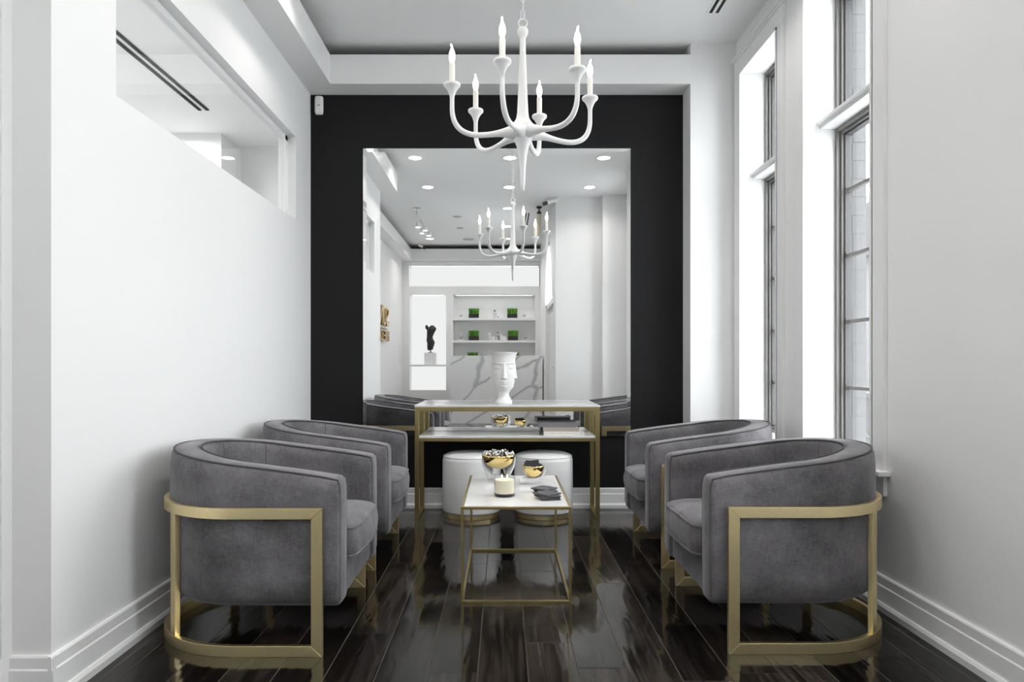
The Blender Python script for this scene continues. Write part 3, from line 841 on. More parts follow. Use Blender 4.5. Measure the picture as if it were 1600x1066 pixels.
# ---------------------------------------------------------------- COFFEE TABLE
TX0, TX1, TY0, TY1, b_ = -0.193, 0.306, 3.07, 3.935, 0.0125
TZ = 0.434
tt = thing('coffee_table', 'low brass coffee table with open frame and white marble top', 'coffee table', (0, 0, 0))
tt.location = ((TX0 + TX1) / 2, (TY0 + TY1) / 2, 0)
hx, hy = (TX1 - TX0) / 2, (TY1 - TY0) / 2
for sx in (-1, 1):
    for sy in (-1, 1):
        x = sx * hx - (b_ if sx > 0 else 0); y = sy * hy - (b_ if sy > 0 else 0)
        bm = new_bm(); box(bm, x, x + b_, y, y + b_, b_, TZ - b_); link('leg', bm, M['brass_dark'], tt, bevel=0.0008)
for nm, z in (('top_frame', TZ - b_), ('bottom_frame', 0.0)):
    bm = new_bm()
    box(bm, -hx, hx, -hy, -hy + b_, z, z + b_); box(bm, -hx, hx, hy - b_, hy, z, z + b_)
    box(bm, -hx, -hx + b_, -hy + b_, hy - b_, z, z + b_); box(bm, hx - b_, hx, -hy + b_, hy - b_, z, z + b_)
    link(nm, bm, M['brass_dark'], tt, bevel=0.0008)
bm = new_bm(); box(bm, -hx + b_ + .0006, hx - b_ - .0006, -hy + b_ + .0006, hy - b_ - .0006, TZ - 0.011, TZ + 0.0015); link('marble_top', bm, M['marble'], tt, bevel=0.001)
TS = TZ + 0.002

# candle in a glass jar
cd = thing('jar_candle', 'lit cream candle in a clear glass jar on the coffee table', 'candle', (0.004, 3.325, TS))
bm = new_bm(); lathe(bm, [(0.045, 0.0), (0.050, 0.003), (0.0515, 0.012), (0.0475, 0.013)], 40); link('jar_base', bm, M['glass_dark'], cd, smooth=True)
bm = new_bm(); lathe(bm, [(0.0515, 0.0125), (0.052, 0.05), (0.052, 0.103), (0.0505, 0.1045), (0.049, 0.103), (0.049, 0.014)], 48, cap0=False, cap1=True); link('jar', bm, M['jar'], cd, smooth=True)
bm = new_bm(); lathe(bm, [(0.0478, 0.0145), (0.048, 0.075), (0.046, 0.079), (0.035, 0.077), (0.005, 0.076)], 40); link('wax', bm, M['wax'], cd, smooth=True, angle=50)
for i, (x, y) in enumerate(((-.012, .004), (.013, -.004))):
    bm = new_bm(); tube(bm, [(x, y, .074), (x, y, .083)], 0.0011, 5); wk = link('wick', bm, M['card_black'], cd)
    bm = new_bm(); lathe(bm, [(.0008, .081), (.003, .086), (.0036, .090), (.0022, .097), (.0005, .103)], 12, (x, y, 0)); link('flame', bm, M['flame'], wk, smooth=True)

# hands: bone chains blended into one skin
def hand_bm(curl, thumb_out, wrist_len=0.05, mirror=False, sc=1.0):
    """wrist at origin, hand along +z, palm faces +x, fingers curl to +x"""
    bm = new_bm()
    m = -1 if mirror else 1
    # wrist + palm as a loft of ellipses
    rows = [(0.0, 0.0, .017, .021), (.02, 0.0, .015, .019), (wrist_len, 0.002, .0145, .020), (wrist_len + .02, .003, .015, .028), (wrist_len + .045, .003, .0145, .034), (wrist_len + .070, .001, .012, .035), (wrist_len + .082, 0.0, .009, .032)]
    sweep(bm, [[((x + rx * math.cos(2 * PI * k / 20)) * sc, m * ry * math.sin(2 * PI * k / 20) * sc, z * sc) for k in range(20)] for z, x, rx, ry in rows])
    zb = wrist_len + .072
    for j, (yy, L, r, sp) in enumerate(((-.027, .068, .0078, -.10), (-.009, .077, .0082, -.03), (.009, .072, .0078, .04), (.026, .058, .0068, .12))):
        pts = [Vector((0.001, yy, zb - .018))]; rad = [r * 1.15]
        p = Vector((0.001, yy, zb)); ang = 0.08
        pts.append(p.copy()); rad.append(r * 1.08)
        for s_, (frac, c_) in enumerate(((.42, curl[0]), (.32, curl[1]), (.26, curl[2]))):
            ang += c_ + 0.05 * (j - 1.5) * 0.4
            for h in range(2):
                p = p + Vector((math.sin(ang), sp * math.cos(ang) * .5, math.cos(ang))) * (L * frac / 2)
                pts.append(p.copy()); rad.append(r * (1 - .11 * (s_ + (h + 1) / 2)) * (1.04 if h == 1 and s_ < 2 else 1.0))
        p = p + Vector((math.sin(ang), 0, math.cos(ang))) * 0.005; pts.append(p); rad.append(r * .38)
        tube(bm, [(q.x * sc, m * q.y * sc, q.z * sc) for q in pts], [q * sc for q in rad], 10)
    th = [Vector((.004, -.018, wrist_len + .006)), Vector((.012, -.034, wrist_len + .026))]
    p = th[-1].copy(); dirs = [Vector((thumb_out, -.45, .75)), Vector((thumb_out * 1.2, -.2, .85)), Vector((thumb_out * 1.3, .05, .8))]
    rad = [.013, .0125]
    for d_, L, r in zip(dirs, (.022, .022, .016), (.0105, .0098, .0075)):
        p = p + d_.normalized() * L; th.append(p.copy()); rad.append(r)
    th.append(p + dirs[-1].normalized() * .006); rad.append(.004)
    tube(bm, [(q.x * sc, m * q.y * sc, q.z * sc) for q in th], [q * sc for q in rad], 10)
    return bm
def skin(o, v=0.0022):
    r = o.modifiers.new('blend', 'REMESH'); r.mode = 'VOXEL'; r.voxel_size = v; r.use_smooth_shade = True
    s = o.modifiers.new('soften', 'SMOOTH'); s.iterations = 5; s.factor = 0.5

def bowl_bm(R, depth, th=0.003):
    bm = new_bm(); n = 14
    out = [(max(.004, R * math.sin(PI / 2 * i / n)), depth * (1 - math.cos(PI / 2 * i / n))) for i in range(n + 1)]
    inn = [(max(.003, (R - th) * math.sin(PI / 2 * i / n)), th + (depth - th) * (1 - math.cos(PI / 2 * i / n))) for i in range(n, -1, -1)]
    lathe(bm, out + [(R - th * .5, depth + .0012)] + inn, 48); return bm

# large gold bowl held by two white hands
BX, BY, BR, BD, BZ = -0.028, 3.755, 0.0915, 0.078, 0.064
bw = thing('hand_bowl', 'gold candy bowl held up by two white porcelain hands', 'bowl', (BX, BY, TS))
o = link('bowl', bowl_bm(BR, BD), M['gold'], bw, smooth=True, angle=60); o.location = (0, 0, BZ)
for s in (-1, 1):
    h = link('hand', hand_bm((.08, .20, .15), .55, 0.016, mirror=(s < 0), sc=0.92), M['porcelain'], bw)
    skin(h)
    lean = Matrix.Rotation(-s * -.42, 4, 'Z') @ Matrix.Translation((s * .050, 0.0, 0.0085)) @ Matrix.Rotation(s * .40, 4, 'Y') @ (Matrix.Rotation(PI, 4, 'Z') if s > 0 else Matrix.Identity(4))
    h.matrix_local = lean
# wrapped candies
bm = new_bm(); lathe(bm, [(.0015, -.012), (.0055, -.008), (.0065, 0), (.0055, .008), (.0015, .012)], 8)
for s in (-1, 1):
    lathe(bm, [(.0015, 0), (.006, .007 * s)] if s > 0 else [(.006, -.007), (.0015, 0)], 8, (0, 0, .012 * s))
cm = bpy.data.meshes.new('candy'); bmesh.ops.recalc_face_normals(bm, faces=bm.faces[:]); bm.to_mesh(cm); bm.free(); cm.materials.append(M['wrap'])
cm2 = cm.copy(); cm2.materials[0] = M['wrap_dark']
rc = random.Random(11)
for i in range(34):
    if i < 24:
        a = i * 2.399; r = 0.074 * math.sqrt((i + .5) / 24); z = BZ + BD + .004 + 0.010 * (1 - r / .08)
    else:
        a = i * 2.1; r = 0.045 * math.sqrt((i - 23.5) / 10); z = BZ + BD + .018
    dark = i % 7 in (2, 5)
    o = shared('candy', cm2 if dark else cm, None, (BX + r * math.cos(a), BY + r * math.sin(a), TS + z), (rc.uniform(.9, 2.2), rc.uniform(-.4, .4), rc.uniform(0, 6.28)))
    tag(o, 'dark twist-wrapped candy heaped in the two-handed gold bowl' if dark else 'silver twist-wrapped candy heaped in the two-handed gold bowl', 'candy', 'dark wrapped candies' if dark else 'silver wrapped candies')

# small gold bowl resting on one open hand
SX, SY = 0.158, 3.64
sb = thing('hand_bowl', 'small gold bowl resting on one open white porcelain hand', 'bowl', (SX, SY, TS))
h = link('hand', hand_bm((.14, .45, .35), .75, 0.034, mirror=True, sc=0.86), M['porcelain'], sb); skin(h)
h.matrix_local = Matrix.Translation((-.074, -.004, .0185)) @ Matrix.Rotation(0.10, 4, 'Z') @ Matrix.Rotation(-0.12, 4, 'Y') @ Matrix((( 0, 0, 1, 0), (0, 1, 0, 0), (1, 0, 0, 0), (0, 0, 0, 1))) 
bm = bowl_bm(0.057, 0.066); o = link('bowl', bm, M['gold'], sb, smooth=True, angle=60); o.location = (0.0, 0, .0335)
bm = new_bm(); box(bm, -.029, .029, -.0012, .0012, -.022, .022); box(bm, -.029, .029, .003, .0054, -.022, .022); box(bm, -.029, .029, -.0012, .0054, .022, .0235)
mb = bpy.data.meshes.new('matchbook'); bm.to_mesh(mb); bm.free(); mb.materials.append(M['card_black'])
for i, (dx, dy, dz, r) in enumerate(((-.020, -.014, .098, (-.5, .12, .1)), (.014, -.012, .097, (-.55, .42, -.2)), (.004, .012, .103, (-.4, -.1, .15)), (-.012, .028, .098, (-.3, .1, 0)))):
    o = shared('matchbook', mb, None, (SX + dx, SY + dy, TS + dz), r)
    tag(o, 'black folded card in the small gold bowl, ' + ('leftmost one', 'rightmost and tilted one', 'tallest one in the middle', 'rearmost one')[i], 'card', 'black cards in the small gold bowl')

# slate coasters in two stacks
def slate_mesh(seed):
    rr = random.Random(seed); bm = new_bm(); n = 20; pts = []
    for i in range(n):
        s = i / n * 4; k = int(s); f_ = s - k
        c = [(-1, -1), (1, -1), (1, 1), (-1, 1)]
        x = c[k][0] + (c[(k + 1) % 4][0] - c[k][0]) * f_; y = c[k][1] + (c[(k + 1) % 4][1] - c[k][1]) * f_
        pts.append((x * .048 + rr.uniform(-.0015, .0015), y * .048 + rr.uniform(-.0015, .0015)))
    sweep(bm, [[(x * .97, y * .97, 0) for x, y in pts], [(x, y, .002) for x, y in pts], [(x * .99, y * .99, .0055) for x, y in pts], [(x * .965, y * .965, .007) for x, y in pts]])
    me = bpy.data.meshes.new('coaster'); bmesh.ops.recalc_face_normals(bm, faces=bm.faces[:]); bm.to_mesh(me); bm.free(); me.materials.append(M['slate']); return me
sm_ = [slate_mesh(i) for i in range(3)]
names = ('bottom', 'second', 'third', 'top')
for stack, (x, y, rots) in (('rear', (.207, 3.42, (0.1, .15, .85))), ('front', (.212, 3.25, (.05, .3, .1, .72)))):
    n = len(rots)
    for i, r in enumerate(rots):
        o = shared('coaster', sm_[i % 3], None, (x + rnd.uniform(-.006, .006), y + rnd.uniform(-.005, .005), TS + i * .0073), (0, 0, r))
        pos = 'topmost' if i == n - 1 else ('bottom' if i == 0 else ('second from bottom' if i == 1 else 'third from bottom'))
        tag(o, 'square charcoal slate coaster, %s of the %s stack on the coffee table' % (pos, stack), 'coaster', 'slate coasters on the coffee table')

# ---------------------------------------------------------------- CHANDELIER
CXc, CYc = 0.092, 3.30
ch = thing('chandelier', 'white plaster chandelier with six curved candle arms hanging from a chain', 'chandelier', (CXc, CYc, 0))
bm = new_bm()
lathe(bm, [(.004, 1.912), (.0085, 1.915), (.011, 1.95), (.015, 2.03), (.021, 2.09), (.030, 2.13), (.045, 2.165), (.056, 2.19), (.060, 2.213), (.054, 2.232), (.040, 2.248), (.031, 2.265), (.027, 2.29), (.021, 2.42), (.016, 2.56), (.0135, 2.64), (.0135, 2.652), (.020, 2.662), (.025, 2.672), (.0265, 2.682), (.025, 2.694), (.018, 2.702), (.006, 2.705)], 28)
link('stem', bm, M['plaster'], ch, smooth=True, angle=80)
bm = new_bm(); tube(bm, [(.021 * math.cos(2 * PI * i / 28), 0, 2.724 + .021 * math.sin(2 * PI * i / 28)) for i in range(28)], 0.0036, 8, closed=True, up=(0, 1, 0)); link('ring', bm, M['plaster'], ch, smooth=True)
bm = new_bm()
lp = []
for i in range(24):
    a = 2 * PI * i / 24; lp.append((.009 * math.cos(a), 0, .016 * math.sin(a) + (.008 if math.sin(a) > 0 else -.008)))
tube(bm, lp, 0.0024, 6, closed=True, up=(0, 1, 0))
lk = bpy.data.meshes.new('chain_link'); bmesh.ops.recalc_face_normals(bm, faces=bm.faces[:]); bm.to_mesh(lk); bm.free(); lk.materials.append(M['plaster'])
for p in lk.polygons: p.use_smooth = True
z = 2.765
i = 0
while z < 3.34:
    shared('chain_link', lk, ch, (0, 0, z), (0, 0, PI / 2 * (i % 2))); z += 0.042; i += 1
bm = new_bm(); tube(bm, [(0.003, 0, 2.745), (-.003, 0.002, 3.0), (0, 0, 3.36)], 0.0016, 5); link('cord', bm, M['plastic'], ch)
bm = new_bm(); lathe(bm, [(.008, 3.335), (.03, 3.345), (.055, 3.36), (.06, 3.379)], 28); link('canopy', bm, M['plaster'], ch, smooth=True)

RA = 0.345
def bez(p, n):
    out = []
    for k in range(n + 1):
        t = k / n; a = (1 - t)
        out.append(Vector(p[0]) * a ** 3 + Vector(p[1]) * 3 * a * a * t + Vector(p[2]) * 3 * a * t * t + Vector(p[3]) * t ** 3)
    return out
path = bez([(0.0, 0, 2.20), (.10, 0, 2.192), (.17, 0, 2.166), (.235, 0, 2.166)], 12) + bez([(.235, 0, 2.166), (.315, 0, 2.168), (RA + .002, 0, 2.215), (RA, 0, 2.295)], 12)[1:] + [Vector((RA, 0, 2.325)), Vector((RA, 0, 2.345))]
rads = []
for i, p in enumerate(path):
    r = math.hypot(p.x, 0)
    base = 0.0125 + 0.030 * math.exp(-((r) / 0.085) ** 2)
    if i > 18: base = 0.0125 + (0.0105 - 0.0125) * min(1, (i - 18) / 6)
    rads.append(base)
bm = new_bm(); tube(bm, path, rads, 16, up=(0, 1, 0))
arm = link('arm', bm, M['plaster'], ch, smooth=True, angle=80)
bm = new_bm(); lathe(bm, [(.0105, 2.330), (.012, 2.342), (.018, 2.360), (.029, 2.378), (.037, 2.385), (.0395, 2.389), (.0395, 2.397), (.037, 2.400), (.012, 2.399)], 28, (RA, 0, 0)); link('candle_cup', bm, M['plaster'], arm, smooth=True, angle=50)
bm = new_bm(); lathe(bm, [(.0135, 2.399), (.0135, 2.492), (.0125, 2.495), (.008, 2.496)], 20, (RA, 0, 0)); link('candle_sleeve', bm, M['ivory'], arm, smooth=True)
bm = new_bm(); lathe(bm, [(.007, 2.495), (.010, 2.503), (.0145, 2.520), (.0155, 2.530), (.013, 2.545), (.0085, 2.558), (.005, 2.566)], 20, (RA, 0, 0))
tube(bm, [(RA, 0, 2.564), (RA + .001, 0, 2.574), (RA + .004, 0, 2.582), (RA + .006, 0, 2.587)], [.0055, .0045, .0042, .002], 8)
link('bulb', bm, M['bulb'], arm, smooth=True, angle=80)
for k in range(6):
    o = arm if k == 0 else copy_tree(arm, ch)
    o.rotation_euler = (0, 0, math.radians(13.5 + 60 * k))

# ---------------------------------------------------------------- BEHIND THE CAMERA (seen in the mirror)
YU = -3.30
un = thing('display_unit', 'built-in white display unit with lit niches and shelves, mirrored behind the desk', 'cabinet', (0, YU, 0))
ux0, ux1, uz1 = XBL, XBR, 3.09
ops = [(-1.857, -1.137, 1.055, 2.444), (-1.857, -1.137, .55, 1.02), (-1.0, .625, 0.75, 2.444), (-1.87, XBR, 2.60, 3.01)]
xs = sorted({ux0, ux1, *[v for o_ in ops for v in o_[:2]]}); zs = sorted({0.0, uz1, *[v for o_ in ops for v in o_[2:]]})
bm = new_bm()
for xa, xb in zip(xs, xs[1:]):
    for za, zb in zip(zs, zs[1:]):
        mx, mz = (xa + xb) / 2, (za + zb) / 2
        if not any(o_[0] < mx < o_[1] and o_[2] < mz < o_[3] for o_ in ops): box(bm, xa, xb, -0.03, 0, za, zb)
bmesh.ops.remove_doubles(bm, verts=bm.verts[:], dist=1e-5)
link('face_frame', bm, M['trim'], un)
bm = new_bm(); box(bm, ux0 - .0, ux1, 0.0, 0.03, 3.03, 3.085); link('cornice', bm, M['trim'], un)
for (xa, xb, za, zb), nm in zip(ops, ('niche', 'lower_niche', 'shelf_box', 'upper_recess')):
    bm = new_bm(); yb = -0.30
    box(bm, xa - .01, xa, yb, -.03, za - .01, zb + .01); box(bm, xb, xb + .01, yb, -.03, za - .01, zb + .01)
    box(bm, xa, xb, yb, -.03, za - .01, za); box(bm, xa, xb, yb, -.03, zb, zb + .01); box(bm, xa - .01, xb + .01, yb - .01, yb, za - .01, zb + .01)
    n_ = link(nm, bm, M['trim'], un)
    if nm != 'shelf_box':
        bm = new_bm(); box(bm, xa + .001, xb - .001, yb, yb + .006, za + .001, zb - .001)
        g_ = link('backlit_panel', bm, M['backlit'], n_); g_['label'] = 'glowing white back panel'
for z in (1.977, 1.535, 1.10):
    bm = new_bm(); box(bm, -1.0, .625, -.30, -.002, z - .045, z); link('shelf', bm, M['trim'], un, bevel=.002)

for nx_, nz_, w_ in ((-1.497, 2.43, .6), (-.19, 2.43, 1.5), (-.57, 3.0, 2.5)):
    nl = bpy.data.lights.new('niche_strip_lamp', 'AREA'); nl.shape = 'RECTANGLE'; nl.size = w_; nl.size_y = .03; nl.energy = 1.0 * w_
    no = bpy.data.objects.new('niche_strip_lamp', nl); no.location = (nx_, YU - .07, nz_); COL.objects.link(no)
# bronze torso on a plinth
TXX, TYY = -1.46, YU - .17
bm = new_bm(); box(bm, -.115, .115, -.11, .11, 0, .235); o = link('plinth', bm, M['trim'], bevel=.003); o.location = (TXX, TYY, 1.0555); tag(o, 'white square plinth under the bronze torso in the lit niche', 'plinth')
ts = thing('torso_sculpture', 'dark bronze torso fragment on a rod in the lit niche', 'sculpture', (TXX, TYY, 1.291))
bm = new_bm(); box(bm, -.05, .05, -.04, .04, 0, .012); tube(bm, [(0, 0, .01), (0, 0, .10)], .012, 8); link('rod_base', bm, M['black_plastic'], ts)
bm = new_bm()
sec_ = [(.06, .02, .045, .05), (.10, .015, .06, .06), (.16, .02, .075, .07), (.20, .012, .095, .075), (.235, .0, .098, .075), (.27, -.012, .085, .065), (.31, -.018, .072, .056), (.36, -.012, .082, .062), (.42, .0, .10, .072), (.47, .012, .108, .068), (.50, .02, .10, .056), (.525, .022, .06, .045), (.55, .02, .034, .034)]
sweep(bm, [[(cx_ + (z - .3) * .05 + rx * .82 * math.cos(2 * PI * k / 20), ry * math.sin(2 * PI * k / 20) * (1 + .12 * math.cos(4 * PI * k / 20)), z) for k in range(20)] for z, cx_, rx, ry in sec_])
tube(bm, [(-.045, 0, .48), (-.07, 0, .50), (-.08, 0, .53), (-.08, 0, .555)], [.04, .036, .03, .02], 12)
tube(bm, [(.07, 0, .49), (.085, .01, .47), (.09, .01, .44)], [.036, .03, .02], 12)
tube(bm, [(-.03, .01, .18), (-.03, .015, .10), (-.03, .02, .05)], [.04, .038, .03], 12)
o = link('torso', bm, M['bronze'], ts); skin(o, .008)

# grass planters and toiletries on the shelves
def grass_bm(w, dp, h, n, seed):
    rr = random.Random(seed); bm = new_bm()
    for i in range(n):
        x, y = rr.uniform(-w, w), rr.uniform(-dp, dp); a = rr.uniform(0, 6.28); l_ = h * rr.uniform(.8, 1.05); bx, by = rr.gauss(0, .010), rr.gauss(0, .010)
        dx, dy = .0035 * math.cos(a), .0035 * math.sin(a)
        v = [bm.verts.new(p) for p in ((x - dx, y - dy, 0), (x + dx, y + dy, 0), (x + dx + bx * .4, y + dy + by * .4, l_ * .6), (x - dx + bx * .4, y - dy + by * .4, l_ * .6), (x + bx, y + by, l_))]
        bm.faces.new((v[0], v[1], v[2], v[3])); bm.faces.new((v[3], v[2], v[4]))
    return bm
gp = None
PLN = [(-.595, 1.977, 'top shelf, left'), (.17, 1.977, 'top shelf, right'), (-.595, 1.535, 'second shelf, left'), (.185, 1.535, 'second shelf, right'), (-.62, 1.10, 'lowest shelf, left'), (.20, 1.10, 'lowest shelf, right behind the vase')]
for i, (x, z, lb) in enumerate(PLN):
    if gp is None:
        gp = bpy.data.objects.new('grass_planter', None); COL.objects.link(gp)
        bm = new_bm(); box(bm, -.10, .10, -.06, .06, 0, .085); link('planter_box', bm, M['pot'], gp, bevel=.003)
        o = link('grass', grass_bm(.098, .056, .125, 700, 5), M['grass'], gp); o.location = (0, 0, .08); o['kind'] = 'stuff'
        q = gp
    else: q = copy_tree(gp)
    q.location = (x, YU - .14, z + .0005); tag(q, 'black planter box of green grass on the %s' % lb, 'plant', 'grass planters on the display shelves')
def simple(name, label, cat, x, z, bmf, m_, group='toiletries on the display shelves', y=YU - .12):
    bm = new_bm(); bmf(bm); o = link(name, bm, m_, bevel=.002); o.location = (x, y, z + .0005); return tag(o, label, cat, group)
bxf = lambda w, h: (lambda bm: box(bm, -w / 2, w / 2, -.03, .03, 0, h))
def jarred(w, h, mark=True): 
    def f(bm):
        box(bm, -w / 2, w / 2, -.03, .03, 0, h)
        if mark: box(bm, -.02, .005, .03, .031, h * .35, h * .7, 1)
    return f
WP = [M['plastic'], M['card_black']]
z1_, z2_ = 1.977, 1.535
simple('carton', 'tall white carton on the top display shelf', 'box', -.29, z1_, bxf(.085, .14), M['plastic'])
simple('riser_block', 'pale square block between cartons on the top display shelf', 'block', -.175, z1_, bxf(.075, .10), M['bottle'])
simple('carton', 'small white carton with black mark on the block of the top shelf', 'box', -.17, z1_ + .10, jarred(.075, .085), WP)
simple('carton', 'low white carton at the right of the top shelf group', 'box', -.04, z1_, bxf(.08, .05), M['plastic'])
simple('cosmetic_jar', 'tiny white jar beside the low carton on the top shelf', 'jar', -.105, z1_, jarred(.035, .045), WP)
def tube_f(bm): lathe(bm, [(.014, 0), (.016, .03), (.03, .15)], 16)
simple('cosmetic_tube', 'white upright cosmetic tube on the second display shelf', 'tube', -.27, z2_, tube_f, M['plastic'])
simple('carton', 'low white carton beside the cosmetic tube on the second shelf', 'box', -.215, z2_, bxf(.06, .085), M['plastic'])
simple('cosmetic_jar', 'white jar with a dark mark on the second display shelf', 'jar', -.15, z2_, jarred(.06, .065), WP)
simple('riser_block', 'pale square block behind the jar on the second display shelf', 'block', -.11, z2_, bxf(.065, .11), M['bottle'], y=YU - .20)
simple('carton', 'white carton with black mark raised on the second shelf block', 'box', -.11, z2_ + .11, jarred(.07, .085), WP, y=YU - .20)
def pump(bm):
    box(bm, -.025, .025, -.025, .025, 0, .12); lathe(bm, [(.012, .12), (.012, .16), (.006, .165)], 12)
simple('pump_bottle', 'white pump bottle at the right of the second shelf group', 'bottle', -.045, z2_, pump, M['plastic'])
simple('carton', 'square white carton beside the pump bottle on the second shelf', 'box', .02, z2_, bxf(.075, .09), M['plastic'])
simple('carton', 'low white carton beside the vase on the lowest shelf', 'box', -.28, 1.10, bxf(.10, .11), M['plastic'])
for x, z, lb in ((-.845, z1_, 'left end of the top shelf'), (.41, z1_, 'right end of the top shelf'), (-.845, z2_, 'left end of the second shelf'), (.435, z2_, 'right end of the second shelf')):
    t = thing('perfume_bottle', 'clear perfume bottle with white base at the %s' % lb, 'bottle', (x, YU - .12, z + .0005), 0, 'perfume bottles on the display shelves')
    bm = new_bm(); sweep(bm, [[(sx * w, sy * w, zz_) for sx, sy in ((-1, -1), (1, -1), (1, 1), (-1, 1))] for zz_, w in ((.03, .03), (.07, .03), (.09, .010))]); link('flask', bm, M['bottle'], t)
    bm = new_bm(); box(bm, -.03, .03, -.03, .03, 0, .03); link('foot', bm, M['plastic'], t)
    bm = new_bm(); lathe(bm, [(.008, .09), (.012, .10), (.010, .125), (.004, .13)], 12); link('stopper', bm, M['plastic'], t, smooth=True)
    bm = new_bm()
    for k in (-.018, 0, .018): box(bm, k - .006, k + .006, .0302, .0312, .036, .050)
    link('label_marks', bm, M['card_black'], t)

# reception desk
ds = thing('reception_desk', 'white reception desk faced with bold grey-veined marble, seen in the mirror', 'desk', (0, 0, 0))
bm = new_bm(); box(bm, -.955, .70, -2.115, -2.09, 0, 1.195); link('marble_front', bm, M['marble_desk'], ds, bevel=.002)
bm = new_bm(); box(bm, -.955, .70, -2.40, -2.0905, 1.1955, 1.218); link('desk_top', bm, M['marble_desk'], ds, bevel=.002)
bm = new_bm(); box(bm, -.94, -.915, -2.7, -2.116, 0, 1.19); box(bm, .66, .685, -2.7, -2.116, 0, 1.19); link('side_panel', bm, M['trim'], ds)
bm = new_bm(); box(bm, -.914, .659, -2.72, -2.2, .715, .74); link('work_surface', bm, M['trim'], ds)

# gold wall letters (mirrored in the view)
def text_mesh(s, size, depth, m_):
    cu = bpy.data.curves.new('letter', 'FONT'); cu.body = s; cu.size = size; cu.extrude = depth / 2; cu.align_x = 'LEFT'
    o = bpy.data.objects.new('letter', cu); COL.objects.link(o)
    bpy.context.view_layer.update()
    me = bpy.data.meshes.new_from_object(o.evaluated_get(bpy.context.evaluated_depsgraph_get()))
    bpy.data.objects.remove(o); me.materials.clear(); me.materials.append(m_); return me
sg = thing('wall_sign', 'raised gold letters on the white wall, mirrored at the left of the mirror', 'sign', (XBL, -1.45, 1.45))
def fit(ch_, y0, w, z0, h):
    me = text_mesh(ch_, 1.0, 0.05, M['letter_gold'])
    xs_ = [v.co.x for v in me.vertices]; ys2 = [v.co.y for v in me.vertices]
    for v in me.vertices:
        a = (v.co.x - min(xs_)) / (max(xs_) - min(xs_)); b = (v.co.y - min(ys2)) / (max(ys2) - min(ys2))
        v.co = Vector((.03 + v.co.z, y0 + a * w, z0 + b * h))
    me.update(); o = shared('letter', me, sg); return o
for i, c in enumerate('SON'): fit(c, i * .305, .265, .255, .32)
for i, c in enumerate('MED'): fit(c, i * .305, .25, .005, .17)
bm = new_bm(); box(bm, .005, .03, 0, .9, .208, .222); link('rule', bm, M['letter_gold'], sg)
for z, lb in ((1.30, 'upper'), (1.10, 'lower')):
    t = thing('light_switch', 'white wall switch plate, %s of two on the mirrored left wall' % lb, 'switch', (XBL, -2.95, z))
    bm = new_bm(); box(bm, 0, .007, -.05, .05, 0, .12); link('plate', bm, M['plastic'], t, bevel=.002)
    bm = new_bm(); box(bm, .007, .011, -.02, .02, .03, .09); link('rocker', bm, M['plastic'], t, bevel=.001)

# track light
tr = thing('track_light', 'white ceiling track light with four lit spot heads, mirrored at left', 'track light', (-1.29, 0, ZC))
bm = new_bm(); lathe(bm, [(.06, -.02), (.06, 0)], 20, (0, .06, 0)); link('canopy', bm, M['chrome'], tr)
bm = new_bm(); tube(bm, [(0, .06, -.02), (0, .06, -.07), (.01, -.5, -.09), (-.01, -1.1, -.09)], .008, 8); link('rail', bm, M['chrome'], tr)
for i, (x, y) in enumerate(((-.03, -.35), (0.05, -.62), (-.03, -.85), (.06, -1.05))):
    bm = new_bm(); tube(bm, [(0, y, -.09), (x, y, -.13)], .006, 6); lathe(bm, [(.03, -.13), (.036, -.20)] [::-1], 16, (x, y, 0)); hd = link('spot_head', bm, M['plastic'], tr)
    bm = new_bm(); lathe(bm, [(.033, -.204), (.033, -.2005)], 16, (x, y, 0)); link('lens', bm, M['lens'], hd)
# speakers, cameras, cylinder lamp
for i, (x, y, r, lb) in enumerate(((-.73, -.52, .07, 'nearest the track light'), (-.74, -1.42, .06, 'middle of three'), (-.65, -2.47, .11, 'largest, farthest back'))):
    t = thing('ceiling_speaker', 'round white ceiling speaker, %s, in the mirror' % lb, 'speaker', (x, y, ZC), 0, 'ceiling speakers')
    bm = new_bm(); lathe(bm, [(r * .9, -.008), (r, -.004), (r, 0)], 24); link('grille', bm, M['speaker'], t)
def camera(label, x, y, z, dx):
    t = thing('security_camera', label, 'camera', (x, y, z))
    bm = new_bm(); tube(bm, [(0, 0, 0), (0, 0, -.03), (dx * .3, .05, -.06)], .014, 8); link('bracket', bm, M['plastic'], t, smooth=True)
    bm = new_bm(); tube(bm, [(dx * .1, .02, -.045), (dx, .07, -.10)], .026, 12); link('camera_body', bm, M['plastic'], t, smooth=True)
    bm = new_bm(); tube(bm, [(dx, .07, -.10), (dx * 1.3, .09, -.12)], .028, 12); link('lens_hood', bm, M['black_plastic'], t, smooth=True)
camera('white bullet security camera by the column top, mirrored above the right candles', .75, YRC + .03, ZC, -.16)
camera('white bullet security camera near the rear cove, mirrored at left', -1.62, -2.85, ZC, .10)
t = thing('cylinder_lamp', 'beige cylinder ceiling lamp with a black cap, mirrored by the right candles', 'lamp', (.52, .15, ZC))
bm = new_bm(); lathe(bm, [(.04, 0), (.04, -.02), (.010, -.03), (.010, -.07), (.030, -.075), (.034, -.11)][::-1], 20); link('cap', bm, M['black_plastic'], t, smooth=True, angle=40)
bm = new_bm(); lathe(bm, [(.031, -.42), (.033, -.11)], 20); link('shade', bm, M['pendant'], t, smooth=True, angle=40)

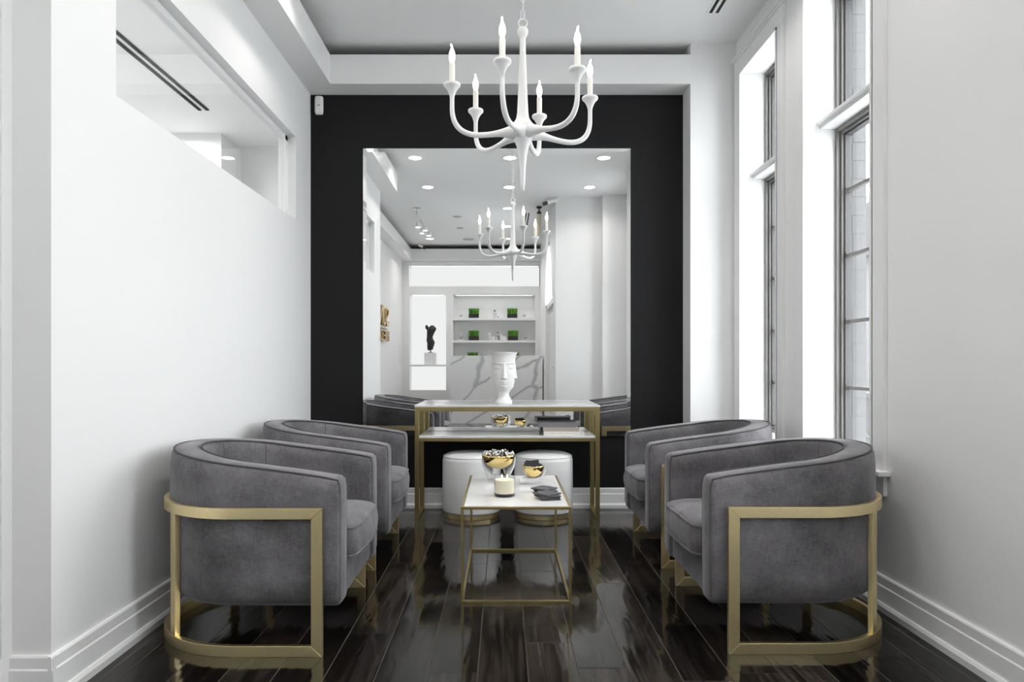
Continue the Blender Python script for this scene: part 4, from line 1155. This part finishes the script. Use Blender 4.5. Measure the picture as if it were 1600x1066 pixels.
# ---------------------------------------------------------------- OUTSIDE the windows
bm = new_bm(); box(bm, 2.0, 40, -20, 60, -0.5, -0.3); struct(link('ground', bm, M['snow']))
hs = thing('house', 'pale house across the street, beyond the near window', 'house', (13.5, 24.5, -0.3))
bm = new_bm(); box(bm, -3.0, 4.5, 0, 8, 0, 5.2); link('house_wall', bm, M['house'], hs)
bm = new_bm(); sweep(bm, [[(-3.4, y, 5.2), (4.9, y, 5.2), (.75, y, 8.0)] for y in (-.4, 8.4)]); link('roof', bm, M['stone_grey'], hs)
for x in (-2.0, 0.3, 2.4):
    for z in (.9, 3.2):
        bm = new_bm(); box(bm, x, x + .9, -.06, .0, z, z + 1.3); link('house_window', bm, M['stone_grey'], hs)
bm = new_bm(); box(bm, 5.1, 8.4, 10.6, 10.9, -.3, .55); box(bm, 5.05, 8.45, 10.55, 10.95, .55, .62)
o = link('garden_wall', bm, M['stone_grey']); tag(o, 'low grey garden wall outside the near window', 'wall')
lp_ = thing('lamp_post', 'slim grey lamp post outside the near window', 'lamp post', (7.95, 14.6, -.3))
bm = new_bm(); tube(bm, [(0, 0, 0), (0, 0, 3.6)], .05, 10); link('pole', bm, M['stone_grey'], lp_)
bm = new_bm(); tube(bm, [(0, 0, 3.6), (-.2, -.3, 3.68), (-.5, -.8, 3.68)], [.04, .04, .08], 8); link('lamp_head', bm, M['stone_grey'], lp_)
def shrub(label, x, y, r, seed):
    rr = random.Random(seed); bm = new_bm()
    for i in range(420):
        a, e = rr.uniform(0, 6.28), rr.uniform(-.2, 1.5); q = r * rr.uniform(.6, 1.0)
        c = Vector((q * math.cos(a) * math.cos(e), q * math.sin(a) * math.cos(e), max(0.02, q * math.sin(e) * 1.1)))
        u = Vector((rr.gauss(0, 1), rr.gauss(0, 1), rr.gauss(0, 1))).normalized() * .07; w = u.orthogonal().normalized() * .035
        bm.faces.new([bm.verts.new(c + v) for v in (u, w, -u, -w)])
    t = thing('shrub', label, 'shrub', (x, y, -.3))
    o = link('foliage', bm, M['shrub'], t)
    bm = new_bm(); tube(bm, [(0, 0, 0), (0, 0, r * .6)], .04, 6); link('stem', bm, M['stone_grey'], t)
shrub('round grey-green shrub in front of the garden wall outside', 4.35, 8.1, .5, 2)
shrub('larger grey-green shrub beside the lamp post outside', 6.9, 12.9, .7, 4)
bm = new_bm(); box(bm, -.004, .004, -.055, .055, 0, .055)
cdd = thing('sill_card', 'small white card with dark mark on the near window sill', 'card', (1.80, 3.60, WB0 + .0225), .3)
link('card', bm, M['plastic'], cdd)
bm = new_bm(); box(bm, -.005, -.004, -.04, -.005, .02, .045); link('dark_mark', bm, M['sash_dark'], cdd)
